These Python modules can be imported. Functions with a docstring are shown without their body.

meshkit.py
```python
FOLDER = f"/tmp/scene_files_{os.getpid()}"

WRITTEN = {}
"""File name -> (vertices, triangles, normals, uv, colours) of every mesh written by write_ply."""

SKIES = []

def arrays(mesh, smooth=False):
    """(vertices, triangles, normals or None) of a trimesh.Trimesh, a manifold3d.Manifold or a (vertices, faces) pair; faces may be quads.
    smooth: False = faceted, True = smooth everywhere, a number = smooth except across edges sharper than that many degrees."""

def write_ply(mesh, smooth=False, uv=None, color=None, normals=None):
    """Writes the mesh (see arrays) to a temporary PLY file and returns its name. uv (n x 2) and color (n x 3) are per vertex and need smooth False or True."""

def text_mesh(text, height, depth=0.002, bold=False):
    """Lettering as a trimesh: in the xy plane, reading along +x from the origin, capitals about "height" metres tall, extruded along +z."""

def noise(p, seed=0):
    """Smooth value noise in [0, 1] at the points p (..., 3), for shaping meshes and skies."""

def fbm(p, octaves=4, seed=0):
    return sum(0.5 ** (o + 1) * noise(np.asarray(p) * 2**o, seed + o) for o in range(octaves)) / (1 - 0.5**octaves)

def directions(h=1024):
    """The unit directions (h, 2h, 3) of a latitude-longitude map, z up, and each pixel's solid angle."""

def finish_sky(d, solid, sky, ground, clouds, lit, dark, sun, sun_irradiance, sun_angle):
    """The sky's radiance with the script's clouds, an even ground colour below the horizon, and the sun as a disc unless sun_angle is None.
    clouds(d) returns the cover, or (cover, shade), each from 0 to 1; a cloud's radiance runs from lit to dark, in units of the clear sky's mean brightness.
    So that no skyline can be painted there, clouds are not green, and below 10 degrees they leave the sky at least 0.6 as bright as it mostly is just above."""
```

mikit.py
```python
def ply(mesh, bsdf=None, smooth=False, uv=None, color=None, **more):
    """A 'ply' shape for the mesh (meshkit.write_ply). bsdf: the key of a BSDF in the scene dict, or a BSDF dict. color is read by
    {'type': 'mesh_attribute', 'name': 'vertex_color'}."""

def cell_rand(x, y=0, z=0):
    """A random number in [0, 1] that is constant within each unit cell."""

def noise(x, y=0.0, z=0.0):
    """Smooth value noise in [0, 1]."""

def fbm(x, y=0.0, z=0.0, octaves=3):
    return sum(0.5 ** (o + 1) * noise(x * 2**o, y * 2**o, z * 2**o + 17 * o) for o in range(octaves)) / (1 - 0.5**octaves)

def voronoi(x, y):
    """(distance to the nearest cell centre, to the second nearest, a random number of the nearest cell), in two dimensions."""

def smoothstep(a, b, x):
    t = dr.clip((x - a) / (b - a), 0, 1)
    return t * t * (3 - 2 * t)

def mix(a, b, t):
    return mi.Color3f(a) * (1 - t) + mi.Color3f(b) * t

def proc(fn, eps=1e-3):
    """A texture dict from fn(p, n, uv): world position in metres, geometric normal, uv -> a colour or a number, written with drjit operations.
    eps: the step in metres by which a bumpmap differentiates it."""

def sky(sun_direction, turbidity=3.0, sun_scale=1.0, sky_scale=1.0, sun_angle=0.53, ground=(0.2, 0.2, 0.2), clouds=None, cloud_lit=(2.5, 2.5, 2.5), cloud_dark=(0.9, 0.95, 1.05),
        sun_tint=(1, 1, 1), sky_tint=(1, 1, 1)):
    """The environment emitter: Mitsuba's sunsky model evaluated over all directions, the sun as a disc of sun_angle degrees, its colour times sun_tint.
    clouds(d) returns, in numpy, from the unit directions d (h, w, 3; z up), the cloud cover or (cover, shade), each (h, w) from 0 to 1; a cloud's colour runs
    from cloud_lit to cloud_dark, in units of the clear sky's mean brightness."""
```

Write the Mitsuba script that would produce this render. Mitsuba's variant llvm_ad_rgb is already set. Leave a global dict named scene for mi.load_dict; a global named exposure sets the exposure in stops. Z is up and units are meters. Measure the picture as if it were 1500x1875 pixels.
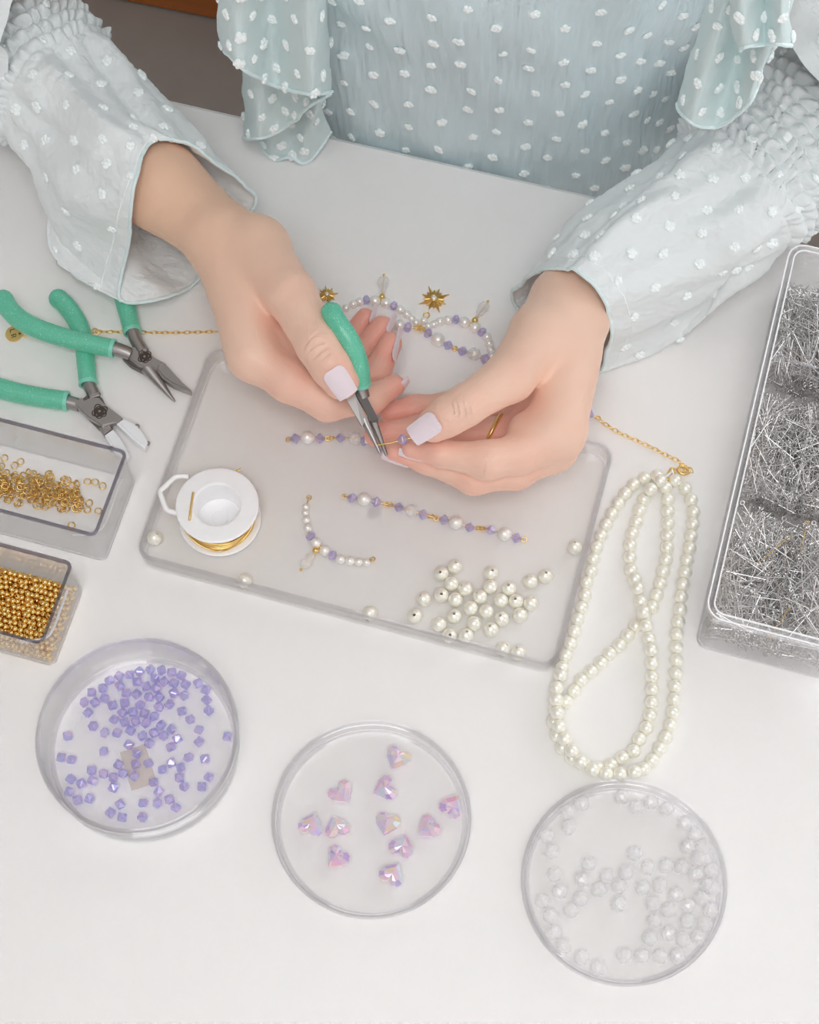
import math, random
import numpy as np, trimesh
import drjit as dr
import mitsuba as mi
import mikit, meshkit
from mikit import ply, proc, noise, fbm, smoothstep, mix, cell_rand
from shapely.geometry import Polygon, LineString
from scipy.interpolate import CubicSpline, PchipInterpolator

random.seed(7); RS = np.random.RandomState(7)
scene, labels = {}, {}
# ---------------------------------------------------------------- camera, light, exposure
TZ = 0.75                                   # table top above the floor
FPX = 3400.0                                # focal length in pixels of the 1500 x 1875 frame
EL = math.radians(67.0)                     # camera looks down by this much
DIST = 1.01
CAMH = DIST * math.sin(EL)
FWD = np.array([0, math.cos(EL), -math.sin(EL)]); UPV = np.array([0, math.sin(EL), math.cos(EL)])
T = mi.ScalarTransform4f
scene['camera'] = {'type': 'perspective', 'fov_axis': 'x', 'fov': 2 * math.degrees(math.atan(750 / FPX)), 'near_clip': 0.02, 'far_clip': 50.0,
                   'to_world': T().look_at(origin=[0, 0, TZ + CAMH], target=[0, FWD[1], TZ + CAMH + FWD[2]], up=UPV.tolist())}
exposure = 0.07
WIN_B, WIN_R, WIN_F, LAMP = 1.8, 1.0, 0.25, 6.7   # daylight through the windows in the back, right and front walls; the ceiling lamp


def P(u, v, h=0.0):
    """The point of the photograph's pixel (u, v) that lies h metres above the table top."""
    d = FWD + np.array([1.0, 0, 0]) * (u - 750) / FPX - UPV * (v - 937.5) / FPX
    t = (h - CAMH) / d[2]
    return np.array([0, 0, TZ + CAMH]) + d * t


# ---------------------------------------------------------------- helpers
USED = {}


def key(name):
    n = USED.get(name, 0); USED[name] = n + 1
    return name if n == 0 else f'{name}_{n:03d}'


def tag(k, label=None, cat=None, group=None, kind=None):
    d = labels.setdefault(k, {})
    for a, b in (('label', label), ('category', cat), ('group', group), ('kind', kind)):
        if b: d[a] = b
    return k


def put(name, mesh, mat, parent=None, label=None, cat=None, group=None, kind=None, smooth=False, M=None, color=None):
    """One entry of the scene: mesh is a Trimesh or the shape dict of one."""
    k = key(parent + '__' + name if parent else name)
    d = dict(mesh) if isinstance(mesh, dict) else ply(mesh, mat, smooth, color=color)
    if isinstance(mesh, dict) and mat: d['bsdf'] = {'type': 'ref', 'id': mat}
    if M is not None: d['to_world'] = T(np.asarray(M, float).tolist())
    scene[k] = d
    if label or cat or group or kind: tag(k, label, cat, group, kind)
    return k


def thing(name, label, cat, group=None):
    return tag(key(name), label, cat, group)


def unit(v):
    v = np.asarray(v, float); return v / (np.linalg.norm(v) + 1e-12)


def frame(z, x=None):
    z = unit(z)
    x = np.array([0, 0, 1.0]) if x is None else np.asarray(x, float)
    if abs(np.dot(unit(x), z)) > 0.98: x = np.array([0, 1.0, 0.1])
    x = unit(x - np.dot(x, z) * z)
    return np.stack([x, np.cross(z, x), z], 1)


def place(p, R=None, s=1.0):
    M = np.eye(4); M[:3, :3] = (np.eye(3) if R is None else R) * s; M[:3, 3] = p
    return M


def rot(axis, a):
    return trimesh.transformations.rotation_matrix(a, axis)[:3, :3]


def randrot(rs):
    return trimesh.transformations.random_rotation_matrix(rs.rand(3))[:3, :3]


def moved(m, M):
    m = m.copy(); m.apply_transform(M); return m


def cat(ms):
    return trimesh.util.concatenate(ms)


def grid_faces(n, k, close_k=True, close_n=False):
    i, j = np.meshgrid(np.arange(n if close_n else n - 1), np.arange(k if close_k else k - 1), indexing='ij')
    a = i * k + j; b = i * k + (j + 1) % k; i2 = (i + 1) % n
    c = i2 * k + (j + 1) % k; d = i2 * k + j
    q = np.stack([a, b, c, d], -1).reshape(-1, 4)
    return np.vstack([q[:, [0, 1, 2]], q[:, [0, 2, 3]]])


def tube(pts, r, sides=12, closed=False, caps=True):
    p = np.asarray(pts, float); n = len(p); r = np.broadcast_to(r, (n,))
    t = np.roll(p, -1, 0) - np.roll(p, 1, 0) if closed else np.gradient(p, axis=0)
    t /= np.linalg.norm(t, axis=1, keepdims=True) + 1e-12
    a = np.zeros_like(p); x = frame(t[0])[:, 0]
    for i in range(n):
        x = unit(x - np.dot(x, t[i]) * t[i]); a[i] = x
    b = np.cross(t, a); ang = np.arange(sides) * 2 * np.pi / sides
    v = p[:, None] + r[:, None, None] * (np.cos(ang)[None, :, None] * a[:, None] + np.sin(ang)[None, :, None] * b[:, None])
    v = v.reshape(-1, 3); f = grid_faces(n, sides, True, closed)
    if not closed and caps:
        v = np.vstack([v, p[0], p[-1]]); i = np.arange(sides); j = (i + 1) % sides; e = (n - 1) * sides
        f = np.vstack([f, np.stack([j, i, i * 0 + len(v) - 2], 1), np.stack([e + i, e + j, i * 0 + len(v) - 1], 1)])
    return trimesh.Trimesh(v, f, process=False)


def curve(pts, n=40, closed=False):
    p = np.asarray(pts, float)
    if closed: p = np.vstack([p, p[:1]])
    s = np.r_[0, np.cumsum(np.linalg.norm(np.diff(p, axis=0), axis=1) ** 0.7)]
    c = CubicSpline(s, p, bc_type='periodic' if closed else 'natural')
    return c(np.linspace(0, s[-1], n, endpoint=not closed))


def even(pts, step=None, n=None):
    p = np.asarray(pts, float); s = np.r_[0, np.cumsum(np.linalg.norm(np.diff(p, axis=0), axis=1))]
    n = n or max(2, int(round(s[-1] / step)) + 1); q = np.linspace(0, s[-1], n)
    return np.stack([np.interp(q, s, p[:, k]) for k in range(3)], 1)


def lathe(prof, sections=64, closed=False):
    """Surface of revolution about z from (radius, z) pairs; closed joins last to first."""
    p = np.asarray(prof, float); ang = np.arange(sections) * 2 * np.pi / sections
    v = np.stack([p[:, 0][:, None] * np.cos(ang), p[:, 0][:, None] * np.sin(ang), np.broadcast_to(p[:, 1][:, None], (len(p), sections))], -1).reshape(-1, 3)
    f = grid_faces(len(p), sections, True, closed)
    m = trimesh.Trimesh(v, f, process=False)
    m.merge_vertices(); m.update_faces(m.nondegenerate_faces()); return trimesh.Trimesh(m.vertices, m.faces[:, ::-1], process=False)


def torus(R, r, n=16, k=6, stretch=1.0, gap=0.0):
    a = np.linspace(gap / 2, 2 * np.pi - gap / 2, n, endpoint=gap > 0)
    return tube(np.stack([R * stretch * np.cos(a), R * np.sin(a), 0 * a], 1), r, k, closed=gap == 0)


def rounded_rect(hx, hy, r, n=6):
    out = []
    for cx, cy, a0 in ((hx - r, hy - r, 0), (-hx + r, hy - r, 90), (-hx + r, -hy + r, 180), (hx - r, -hy + r, 270)):
        for a in np.radians(np.linspace(a0, a0 + 90, n)): out.append((cx + r * math.cos(a), cy + r * math.sin(a)))
    return np.array(out)


def rbox(sx, sy, sz, r=0.002, M=None):
    """Box with rounded vertical and chamfered horizontal edges, centred."""
    o = rounded_rect(sx / 2, sy / 2, min(r * 1.5, sx / 2.01, sy / 2.01), 4); k = len(o); c = min(r, sz / 3)
    s = np.array([1 - 2 * c / sx, 1 - 2 * c / sy]) if min(sx, sy) > 2.2 * c else np.array([.6, .6])
    v = np.vstack([np.c_[o * s, np.full(k, -sz / 2)], np.c_[o, np.full(k, -sz / 2 + c)], np.c_[o, np.full(k, sz / 2 - c)], np.c_[o * s, np.full(k, sz / 2)], [[0, 0, -sz / 2], [0, 0, sz / 2]]])
    f = grid_faces(4, k); i = np.arange(k); j = (i + 1) % k
    f = np.vstack([f, np.stack([j, i, i * 0 + 4 * k], 1), np.stack([3 * k + i, 3 * k + j, i * 0 + 4 * k + 1], 1)])
    m = trimesh.Trimesh(v, f, process=False)
    if M is not None: m.apply_transform(M)
    return m


def extrude(poly, z0, z1, bevel=0.0):
    """Outline (n x 2) as a plate from z0 to z1 with a chamfered upper and lower edge."""
    pg = poly if isinstance(poly, Polygon) else Polygon(poly)
    if not pg.is_valid: pg = pg.buffer(0)
    m = trimesh.creation.extrude_polygon(pg, z1 - z0, engine='earcut')
    m.apply_translation([0, 0, z0])
    if bevel:
        inner = pg.buffer(-bevel)
        if inner.is_empty or inner.geom_type != 'Polygon': return m
        import manifold3d as m3
        a = [np.array(pg.exterior.coords)[:-1]]; b = np.array(inner.exterior.coords)[:-1]
        lo = np.c_[b, np.full(len(b), z0)]; hi = np.c_[b, np.full(len(b), z1)]
        pa = np.array(a[0]); mid0 = np.c_[pa, np.full(len(pa), z0 + bevel)]; mid1 = np.c_[pa, np.full(len(pa), z1 - bevel)]
        if pg.convex_hull.area < pg.area * 1.03:
            h = m3.Manifold.hull_points(np.vstack([lo, hi, mid0, mid1])).to_mesh()
            m = trimesh.Trimesh(h.vert_properties[:, :3], h.tri_verts, process=False)
    return m


def faceted(mesh, palette, seed=0, tol=0.02):
    """(mesh with split faces, vertex colours): one colour of the palette per flat facet."""
    n = mesh.face_normals; ids = {}; rs = np.random.RandomState(seed); col = np.zeros((len(n), 3)); pal = np.asarray(palette, float)
    for i, x in enumerate(n):
        q = tuple(np.round(x / tol / 4).astype(int))
        if q not in ids: ids[q] = pal[rs.randint(len(pal))]
        col[i] = ids[q]
    v = mesh.triangles.reshape(-1, 3)
    return trimesh.Trimesh(v, np.arange(len(v)).reshape(-1, 3), process=False), np.repeat(col, 3, axis=0)


# ---------------------------------------------------------------- materials
def rgb(*c): return {'type': 'rgb', 'value': list(c[0] if len(c) == 1 and not np.isscalar(c[0]) else c)}


def mat(name, two=True, **kw):
    d = {'type': 'principled', **kw}
    scene[name] = {'type': 'twosided', 'bsdf': d} if two else d
    return name


def srgb(r, g, b):
    c = np.array([r, g, b]) / 255.0
    return np.where(c < 0.04045, c / 12.92, ((c + 0.055) / 1.055) ** 2.4).tolist()


mat('mat_table', base_color=proc(lambda p, n, uv: mix((0.795, 0.785, 0.775), (0.82, 0.812, 0.805), fbm(p.x * 14, p.y * 14, 0))), roughness=0.42, specular=0.35)
mat('mat_edge', base_color=rgb(0.35, 0.2, 0.13), roughness=0.5)
mat('mat_wall', base_color=rgb(0.80, 0.795, 0.785), roughness=0.9)
mat('mat_ceiling', base_color=rgb(0.86, 0.86, 0.855), roughness=0.9)
mat('mat_floor', base_color=proc(lambda p, n, uv: mix((0.30, 0.265, 0.24), (0.34, 0.30, 0.275), fbm(p.x * 30, p.y * 30, 0))), roughness=0.6)
mat('mat_wood', base_color=proc(lambda p, n, uv: mix((0.30, 0.085, 0.015), (0.42, 0.13, 0.03), fbm(p.x * 6, p.y * 6, p.z * 90))), roughness=0.45)
mat('mat_paint', base_color=rgb(0.85, 0.85, 0.85), roughness=0.4)
mat('mat_gold', base_color=rgb(0.93, 0.66, 0.25), metallic=1.0, roughness=0.25)
mat('mat_gold_dark', base_color=rgb(0.60, 0.40, 0.12), metallic=1.0, roughness=0.3)
mat('mat_brass', base_color=rgb(0.80, 0.55, 0.20), metallic=1.0, roughness=0.3)
mat('mat_silver', base_color=rgb(0.74, 0.73, 0.725), metallic=1.0, roughness=0.25)
mat('mat_gold_satin', base_color=rgb(0.70, 0.47, 0.17), metallic=0.45, roughness=0.5)
mat('mat_bright_edge', base_color=rgb(0.86, 0.86, 0.87), roughness=0.2, specular=0.7)
mat('mat_steel', base_color=rgb(0.45, 0.425, 0.415), metallic=1.0, roughness=0.4)
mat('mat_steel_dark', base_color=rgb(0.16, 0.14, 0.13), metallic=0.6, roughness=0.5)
mat('mat_ink', base_color=rgb(0.045, 0.03, 0.022), roughness=0.6)
mat('mat_pearl', base_color=rgb(0.88, 0.865, 0.77), metallic=0.4, roughness=0.33, specular=0.6, clearcoat=1.0, clearcoat_gloss=0.95)
mat('mat_pearl_white', base_color=rgb(0.88, 0.86, 0.82), metallic=0.4, roughness=0.33, specular=0.6, clearcoat=1.0, clearcoat_gloss=0.95)
mat('mat_white_plastic', base_color=rgb(0.88, 0.88, 0.89), roughness=0.35, specular=0.5)
mat('mat_nylon', base_color=rgb(0.80, 0.82, 0.84), roughness=0.4, specular=0.4)
mat('mat_paper', base_color=rgb(0.62, 0.56, 0.50), roughness=0.9)


def glitter(p, n, uv):
    g = smoothstep(0.965, 0.99, cell_rand(p.x * 3600, p.y * 3600, p.z * 3600)) * .8
    return mix(mix((0.10, 0.47, 0.31), (0.13, 0.52, 0.36), fbm(p.x * 300, p.y * 300, p.z * 300)), (0.85, 0.9, 0.8), g)


mat('mat_mint', base_color=proc(glitter), roughness=0.33, specular=0.5, clearcoat=0.3)
mat('mat_mint_rim', base_color=rgb(0.20, 0.60, 0.46), roughness=0.35)
for nm, tr, rf in (('mat_clear', (0.989, 0.988, 0.988), 0.7), ('mat_clear_lilac', (0.987, 0.985, 0.991), 0.7), ('mat_tray', (0.988, 0.985, 0.982), 0.7)):
    scene[nm] = {'type': 'thindielectric', 'int_ior': 1.28, 'specular_transmittance': rgb(tr), 'specular_reflectance': rgb(rf, rf, rf)}
scene['mat_rim'] = {'type': 'thindielectric', 'int_ior': 1.5, 'specular_transmittance': rgb(0.93, 0.925, 0.935)}
scene['mat_rim_dark'] = {'type': 'thindielectric', 'int_ior': 1.5, 'specular_transmittance': rgb(0.58, 0.57, 0.62)}
scene['mat_rim_lilac'] = {'type': 'thindielectric', 'int_ior': 1.5, 'specular_transmittance': rgb(0.968, 0.965, 0.974)}


def crystal(name, tint, weight, metal, ior=1.6):
    scene[name] = {'type': 'blendbsdf', 'weight': weight, 'a': {'type': 'thindielectric', 'int_ior': ior, 'specular_transmittance': rgb(tint)},
                   'b': {'type': 'twosided', 'bsdf': {'type': 'principled', 'base_color': {'type': 'mesh_attribute', 'name': 'vertex_color'}, 'metallic': metal, 'roughness': 0.14, 'specular': 0.8}}}


crystal('mat_lilac', (0.89, 0.875, 0.975), 0.34, 0.25, 1.5)
crystal('mat_pink', (0.985, 0.93, 0.96), 0.5, 0.3)
crystal('mat_crystal', (0.999, 0.999, 0.999), 0.33, 0.0, 1.38)
LILAC = [(0.62, 0.56, 0.90), (0.68, 0.62, 0.94), (0.56, 0.52, 0.86), (0.70, 0.66, 0.95), (0.75, 0.62, 0.90), (0.50, 0.62, 0.95), (0.9, 0.72, 0.9)]
PINK = [(0.95, 0.72, 0.85), (0.97, 0.80, 0.90), (0.95, 0.70, 0.86), (0.96, 0.85, 0.55), (0.75, 0.70, 0.95), (0.93, 0.55, 0.78), (0.98, 0.9, 0.8), (0.7, 0.9, 0.95), (0.55, 0.45, 0.85)]
CLEARC = [(0.99, 0.985, 0.98), (0.98, 0.98, 0.98), (0.99, 0.99, 0.99), (0.98, 0.97, 0.99), (0.99, 0.97, 0.92), (0.93, 0.95, 0.99), (0.99, 0.93, 0.96)]

# ---------------------------------------------------------------- the room (axes along the back wall, origin at its foot)
BA = math.radians(-13.5)
ROOM = place([-0.28, 1.320, 0], rot([0, 0, 1], BA))
X0, X1, Y0, RZ = -2.3, 2.7, -3.4, 2.6


def slab(x0, x1, y0, y1, z0, z1):
    m = trimesh.creation.box((x1 - x0, y1 - y0, z1 - z0)); m.apply_translation(((x0 + x1) / 2, (y0 + y1) / 2, (z0 + z1) / 2)); return m


def wall_with_hole(a0, a1, h0, h1, z0, z1, box):
    return cat([box(a0, h0, 0, RZ), box(h1, a1, 0, RZ), box(h0, h1, 0, z0), box(h0, h1, z1, RZ)])


BW = (0.75, 2.35, 0.95, 2.25)               # window in the back wall: x0, x1, z0, z1
RW = (-2.6, -1.0, 0.95, 2.25)               # window in the right wall: y0, y1, z0, z1
FW = (-1.2, 1.6, 0.9, 2.35)                 # window in the wall behind the camera
put('floor', moved(slab(X0, X1, Y0, 0.2, -0.1, 0), ROOM), 'mat_floor', kind='structure')
put('ceiling', moved(slab(X0, X1, Y0, 0.2, RZ, RZ + 0.1), ROOM), 'mat_ceiling', kind='structure')
put('wall_left', moved(slab(X0 - .1, X0, Y0, 0.2, 0, RZ), ROOM), 'mat_wall', kind='structure')
put('wall_front', moved(wall_with_hole(X0, X1, FW[0], FW[1], FW[2], FW[3], lambda a, b, c, d: slab(a, b, Y0 - .14, Y0, c, d)), ROOM), 'mat_wall', kind='structure')
put('wall_back', moved(wall_with_hole(X0, X1, BW[0], BW[1], BW[2], BW[3], lambda a, b, c, d: slab(a, b, .018, .16, c, d)), ROOM), 'mat_wall', kind='structure')
put('wall_right', moved(wall_with_hole(Y0, .018, RW[0], RW[1], RW[2], RW[3], lambda a, b, c, d: slab(X1, X1 + .14, a, b, c, d)), ROOM), 'mat_wall', kind='structure')
put('baseboard_back', moved(slab(X0, X1, 0, .018, .004, .05), ROOM), 'mat_wood', kind='structure')


def window(name, M, w, h, rad):
    """Window in its own xz plane, looking along +y into the room."""
    k = tag(key(name), kind='structure')
    fr = [slab(-w / 2, w / 2, 0, .07, 0, .06), slab(-w / 2, w / 2, 0, .07, h - .06, h), slab(-w / 2, -w / 2 + .06, 0, .07, 0, h), slab(w / 2 - .06, w / 2, 0, .07, 0, h), slab(-.03, .03, 0, .07, 0, h)]
    put('window_frame', moved(cat(fr), M), 'mat_paint', k)
    put('window_sill', moved(slab(-w / 2, w / 2, -.02, .16, -.03, 0), M), 'mat_paint', k)
    for s in (-1, 1):
        m = trimesh.Trimesh([[s * w / 4 - w / 4 + .04, .03, .06], [s * w / 4 + w / 4 - .04, .03, .06], [s * w / 4 + w / 4 - .04, .03, h - .06], [s * w / 4 - w / 4 + .04, .03, h - .06]], [[2, 1, 0], [3, 2, 0]], process=False)
        kk = put('pane', moved(m, M), 'mat_paint', k)
        scene[kk]['emitter'] = {'type': 'area', 'radiance': rgb(rad * .985, rad * 1.0, rad * 1.03)}


window('window_1', ROOM @ place([(BW[0] + BW[1]) / 2, .10, BW[2]], rot([0, 0, 1], math.pi)), BW[1] - BW[0], BW[3] - BW[2], WIN_B)
window('window_2', ROOM @ place([X1 + .08, (RW[0] + RW[1]) / 2, RW[2]], rot([0, 0, 1], math.pi / 2)), RW[1] - RW[0], RW[3] - RW[2], WIN_R)

window('window_3', ROOM @ place([(FW[0] + FW[1]) / 2, Y0 - .08, FW[2]]), FW[1] - FW[0], FW[3] - FW[2], WIN_F)
# ceiling lamp: a square flat panel lamp
lamp = thing('ceiling_lamp', 'flat square ceiling lamp above the table', 'lamp')
LM = ROOM @ place([0.65, -1.62, RZ])
put('lamp_frame', moved(cat([slab(-.47, .47, -.47, -.43, -.05, 0), slab(-.47, .47, .43, .47, -.05, 0), slab(-.47, -.43, -.43, .43, -.05, 0), slab(.43, .47, -.43, .43, -.05, 0)]), LM), 'mat_paint', lamp)
lk = put('diffuser', moved(trimesh.Trimesh([[-.43, -.43, -.04], [.43, -.43, -.04], [.43, .43, -.04], [-.43, .43, -.04]], [[2, 1, 0], [3, 2, 0]], process=False), LM), 'mat_paint', lamp)
scene[lk]['emitter'] = {'type': 'area', 'radiance': rgb(LAMP * .99, LAMP * .985, LAMP * .985)}

# ---------------------------------------------------------------- table
TA = math.radians(-15.0)
TE = P(600, 243)                                          # a point of the far edge
TD = np.array([math.cos(TA), math.sin(TA), 0]); TN = np.array([-TD[1], TD[0], 0])
TM = place([TE[0] - TN[0] * 0.4, TE[1] - TN[1] * 0.4, TZ], np.stack([TD, TN, [0, 0, 1.0]], 1))
tb = thing('table', 'white table with the beads, pliers and clear boxes laid out on it', 'table')
put('tabletop', moved(rbox(1.5, 0.8, 0.026, 0.004, place([0, 0, -0.013])), TM), 'mat_table', tb)
for sx in (-1, 1):
    for sy in (-1, 1):
        put('leg', moved(rbox(0.05, 0.05, TZ - 0.027, 0.004, place([sx * 0.69, sy * 0.34, -0.026 - (TZ - 0.027) / 2])), TM), 'mat_table', tb)
# ---------------------------------------------------------------- bead meshes (unit: metres; hole along z)
def pearl_mesh(r, n=22, m=10, hole=0.2):
    a = np.linspace(math.asin(hole), math.pi - math.asin(hole), m)
    pr = [(r * math.sin(t), r * math.cos(t)) for t in a]
    return lathe([(hole * r * .8, r * .55)] + pr + [(hole * r * .8, -r * .55)], n)


def ringed(profile, n, twist=True):
    """Lathe with flat facets whose rows are turned against each other by half a facet."""
    v, f, k0 = [], [], []
    for i, (r, z) in enumerate(profile):
        off = (i % 2) * math.pi / n if twist else 0
        for j in range(n): a = 2 * math.pi * j / n + off; v.append((r * math.cos(a), r * math.sin(a), z))
    for i in range(len(profile) - 1):
        for j in range(n):
            a, b, c, d = i * n + j, i * n + (j + 1) % n, (i + 1) * n + j, (i + 1) * n + (j + 1) % n
            if twist and i % 2 == 0: f += [(a, c, b), (b, c, d)]
            elif twist: f += [(a, c, d), (a, d, b)]
            else: f += [(a, c, d), (a, d, b)]
    for i, s in ((0, 1), (len(profile) - 1, -1)):
        v.append((0, 0, profile[i][1])); c = len(v) - 1
        for j in range(n):
            a, b = i * n + j, i * n + (j + 1) % n
            f.append((a, b, c) if s > 0 else (b, a, c))
    return trimesh.Trimesh(v, f, process=False)


def bicone_mesh(r): return ringed([(r * .28, r * .92), (r, r * .12), (r, -r * .12), (r * .28, -r * .92)], 6, False)
def round_mesh(r): return ringed([(r * .36, r * .9), (r * .82, r * .55), (r, 0), (r * .82, -r * .55), (r * .36, -r * .9)], 8)
def rondelle_mesh(r): return ringed([(r * .45, r * .62), (r * .93, r * .3), (r * .93, -r * .3), (r * .45, -r * .62)], 8)
def drop_mesh(r, L): return ringed([(r * .3, L * .5), (r * .6, L * .28), (r * .93, -L * .06), (r, -L * .2), (r * .7, -L * .4), (r * .25, -L * .5)], 8)


def heart_mesh(s):
    t = np.linspace(0, 2 * np.pi, 17)[:-1]
    o = np.stack([16 * np.sin(t) ** 3, 13 * np.cos(t) - 5 * np.cos(2 * t) - 2 * np.cos(3 * t) - np.cos(4 * t)], 1) / 17.0
    o[:, 1] -= o[:, 1].mean() * .4; o = .80 * o + .20 * np.stack([np.sin(t), np.cos(t)], 1) * .95
    o *= s / 2; n = len(o); c = o.mean(0); q = lambda k: c + (o - c) * k
    rings = [(q(.62), .235), (q(1.), .06), (q(1.), -.06)]
    v = np.vstack([np.c_[a, np.full(n, h * s)] for a, h in rings] + [[[c[0], c[1], .29 * s], [c[0], c[1], -.36 * s]]])
    f = grid_faces(len(rings), n)[:, ::-1].tolist(); e = len(v)
    for i in range(n):
        j = (i + 1) % n; f.append((i, j, e - 2)); f.append(((len(rings) - 1) * n + j, (len(rings) - 1) * n + i, e - 1))
    m = trimesh.Trimesh(v, f, process=False); m.fix_normals(); return m


def fac(mesh, pal, m, k):
    out = []
    for s in range(k):
        a, c = faceted(mesh, pal, s); out.append(ply(a, m, False, color=c))
    return out


PEARL = ply(pearl_mesh(1.0), 'mat_pearl', 40); PEARLW = ply(pearl_mesh(1.0, 16, 8), 'mat_pearl_white', 40)
BIC = fac(bicone_mesh(1.0), LILAC, 'mat_lilac', 6); RON = fac(rondelle_mesh(1.0), LILAC, 'mat_lilac', 3)
RND = fac(round_mesh(1.0), CLEARC, 'mat_crystal', 5); DRP = fac(drop_mesh(1.0, 3.3), CLEARC, 'mat_crystal', 2)
HRT = fac(heart_mesh(1.0), PINK, 'mat_pink', 6)
BALL = ply(pearl_mesh(1.0, 12, 7, .3), 'mat_gold', 40)
BALLS = ply(trimesh.creation.icosphere(2, 1.0), 'mat_gold', True)
LOOP = ply(torus(1.0, .22, 16, 6), 'mat_gold', True)
LINK = ply(torus(1.0, .24, 18, 6, 1.95), 'mat_gold', True)

# ---------------------------------------------------------------- clear tray
RT = np.stack([TD, TN, [0, 0, 1.0]], 1)


def box_shell(hx, hy, r, h, t, z0=0.0, floor=0.0012, n=7):
    """Open box with rounded corners as a closed shell: outer wall, inner wall and floor."""
    o, i = rounded_rect(hx, hy, r, n), rounded_rect(hx - t, hy - t, max(r - t, r * .4), n); k = len(o)
    v = np.vstack([np.c_[o, np.full(k, z0)], np.c_[o, np.full(k, h)], np.c_[i, np.full(k, h)], np.c_[i, np.full(k, z0 + floor)], [[0, 0, z0], [0, 0, z0 + floor]]])
    f = grid_faces(4, k); a = np.arange(k); b = (a + 1) % k
    f = np.vstack([f, np.stack([b, a, a * 0 + 4 * k], 1), np.stack([3 * k + a, 3 * k + b, a * 0 + 4 * k + 1], 1)])
    return trimesh.Trimesh(v, f, process=False)


def rim_ring(hx, hy, r, z0, z1, t, n=7):
    o, i = rounded_rect(hx, hy, r, n), rounded_rect(hx - t, hy - t, max(r - t, r * .4), n); k = len(o)
    v = np.vstack([np.c_[o, np.full(k, z0)], np.c_[o, np.full(k, z1)], np.c_[i, np.full(k, z1)], np.c_[i, np.full(k, z0)]])
    return trimesh.Trimesh(v, grid_faces(4, k, True, True), process=False)


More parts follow.
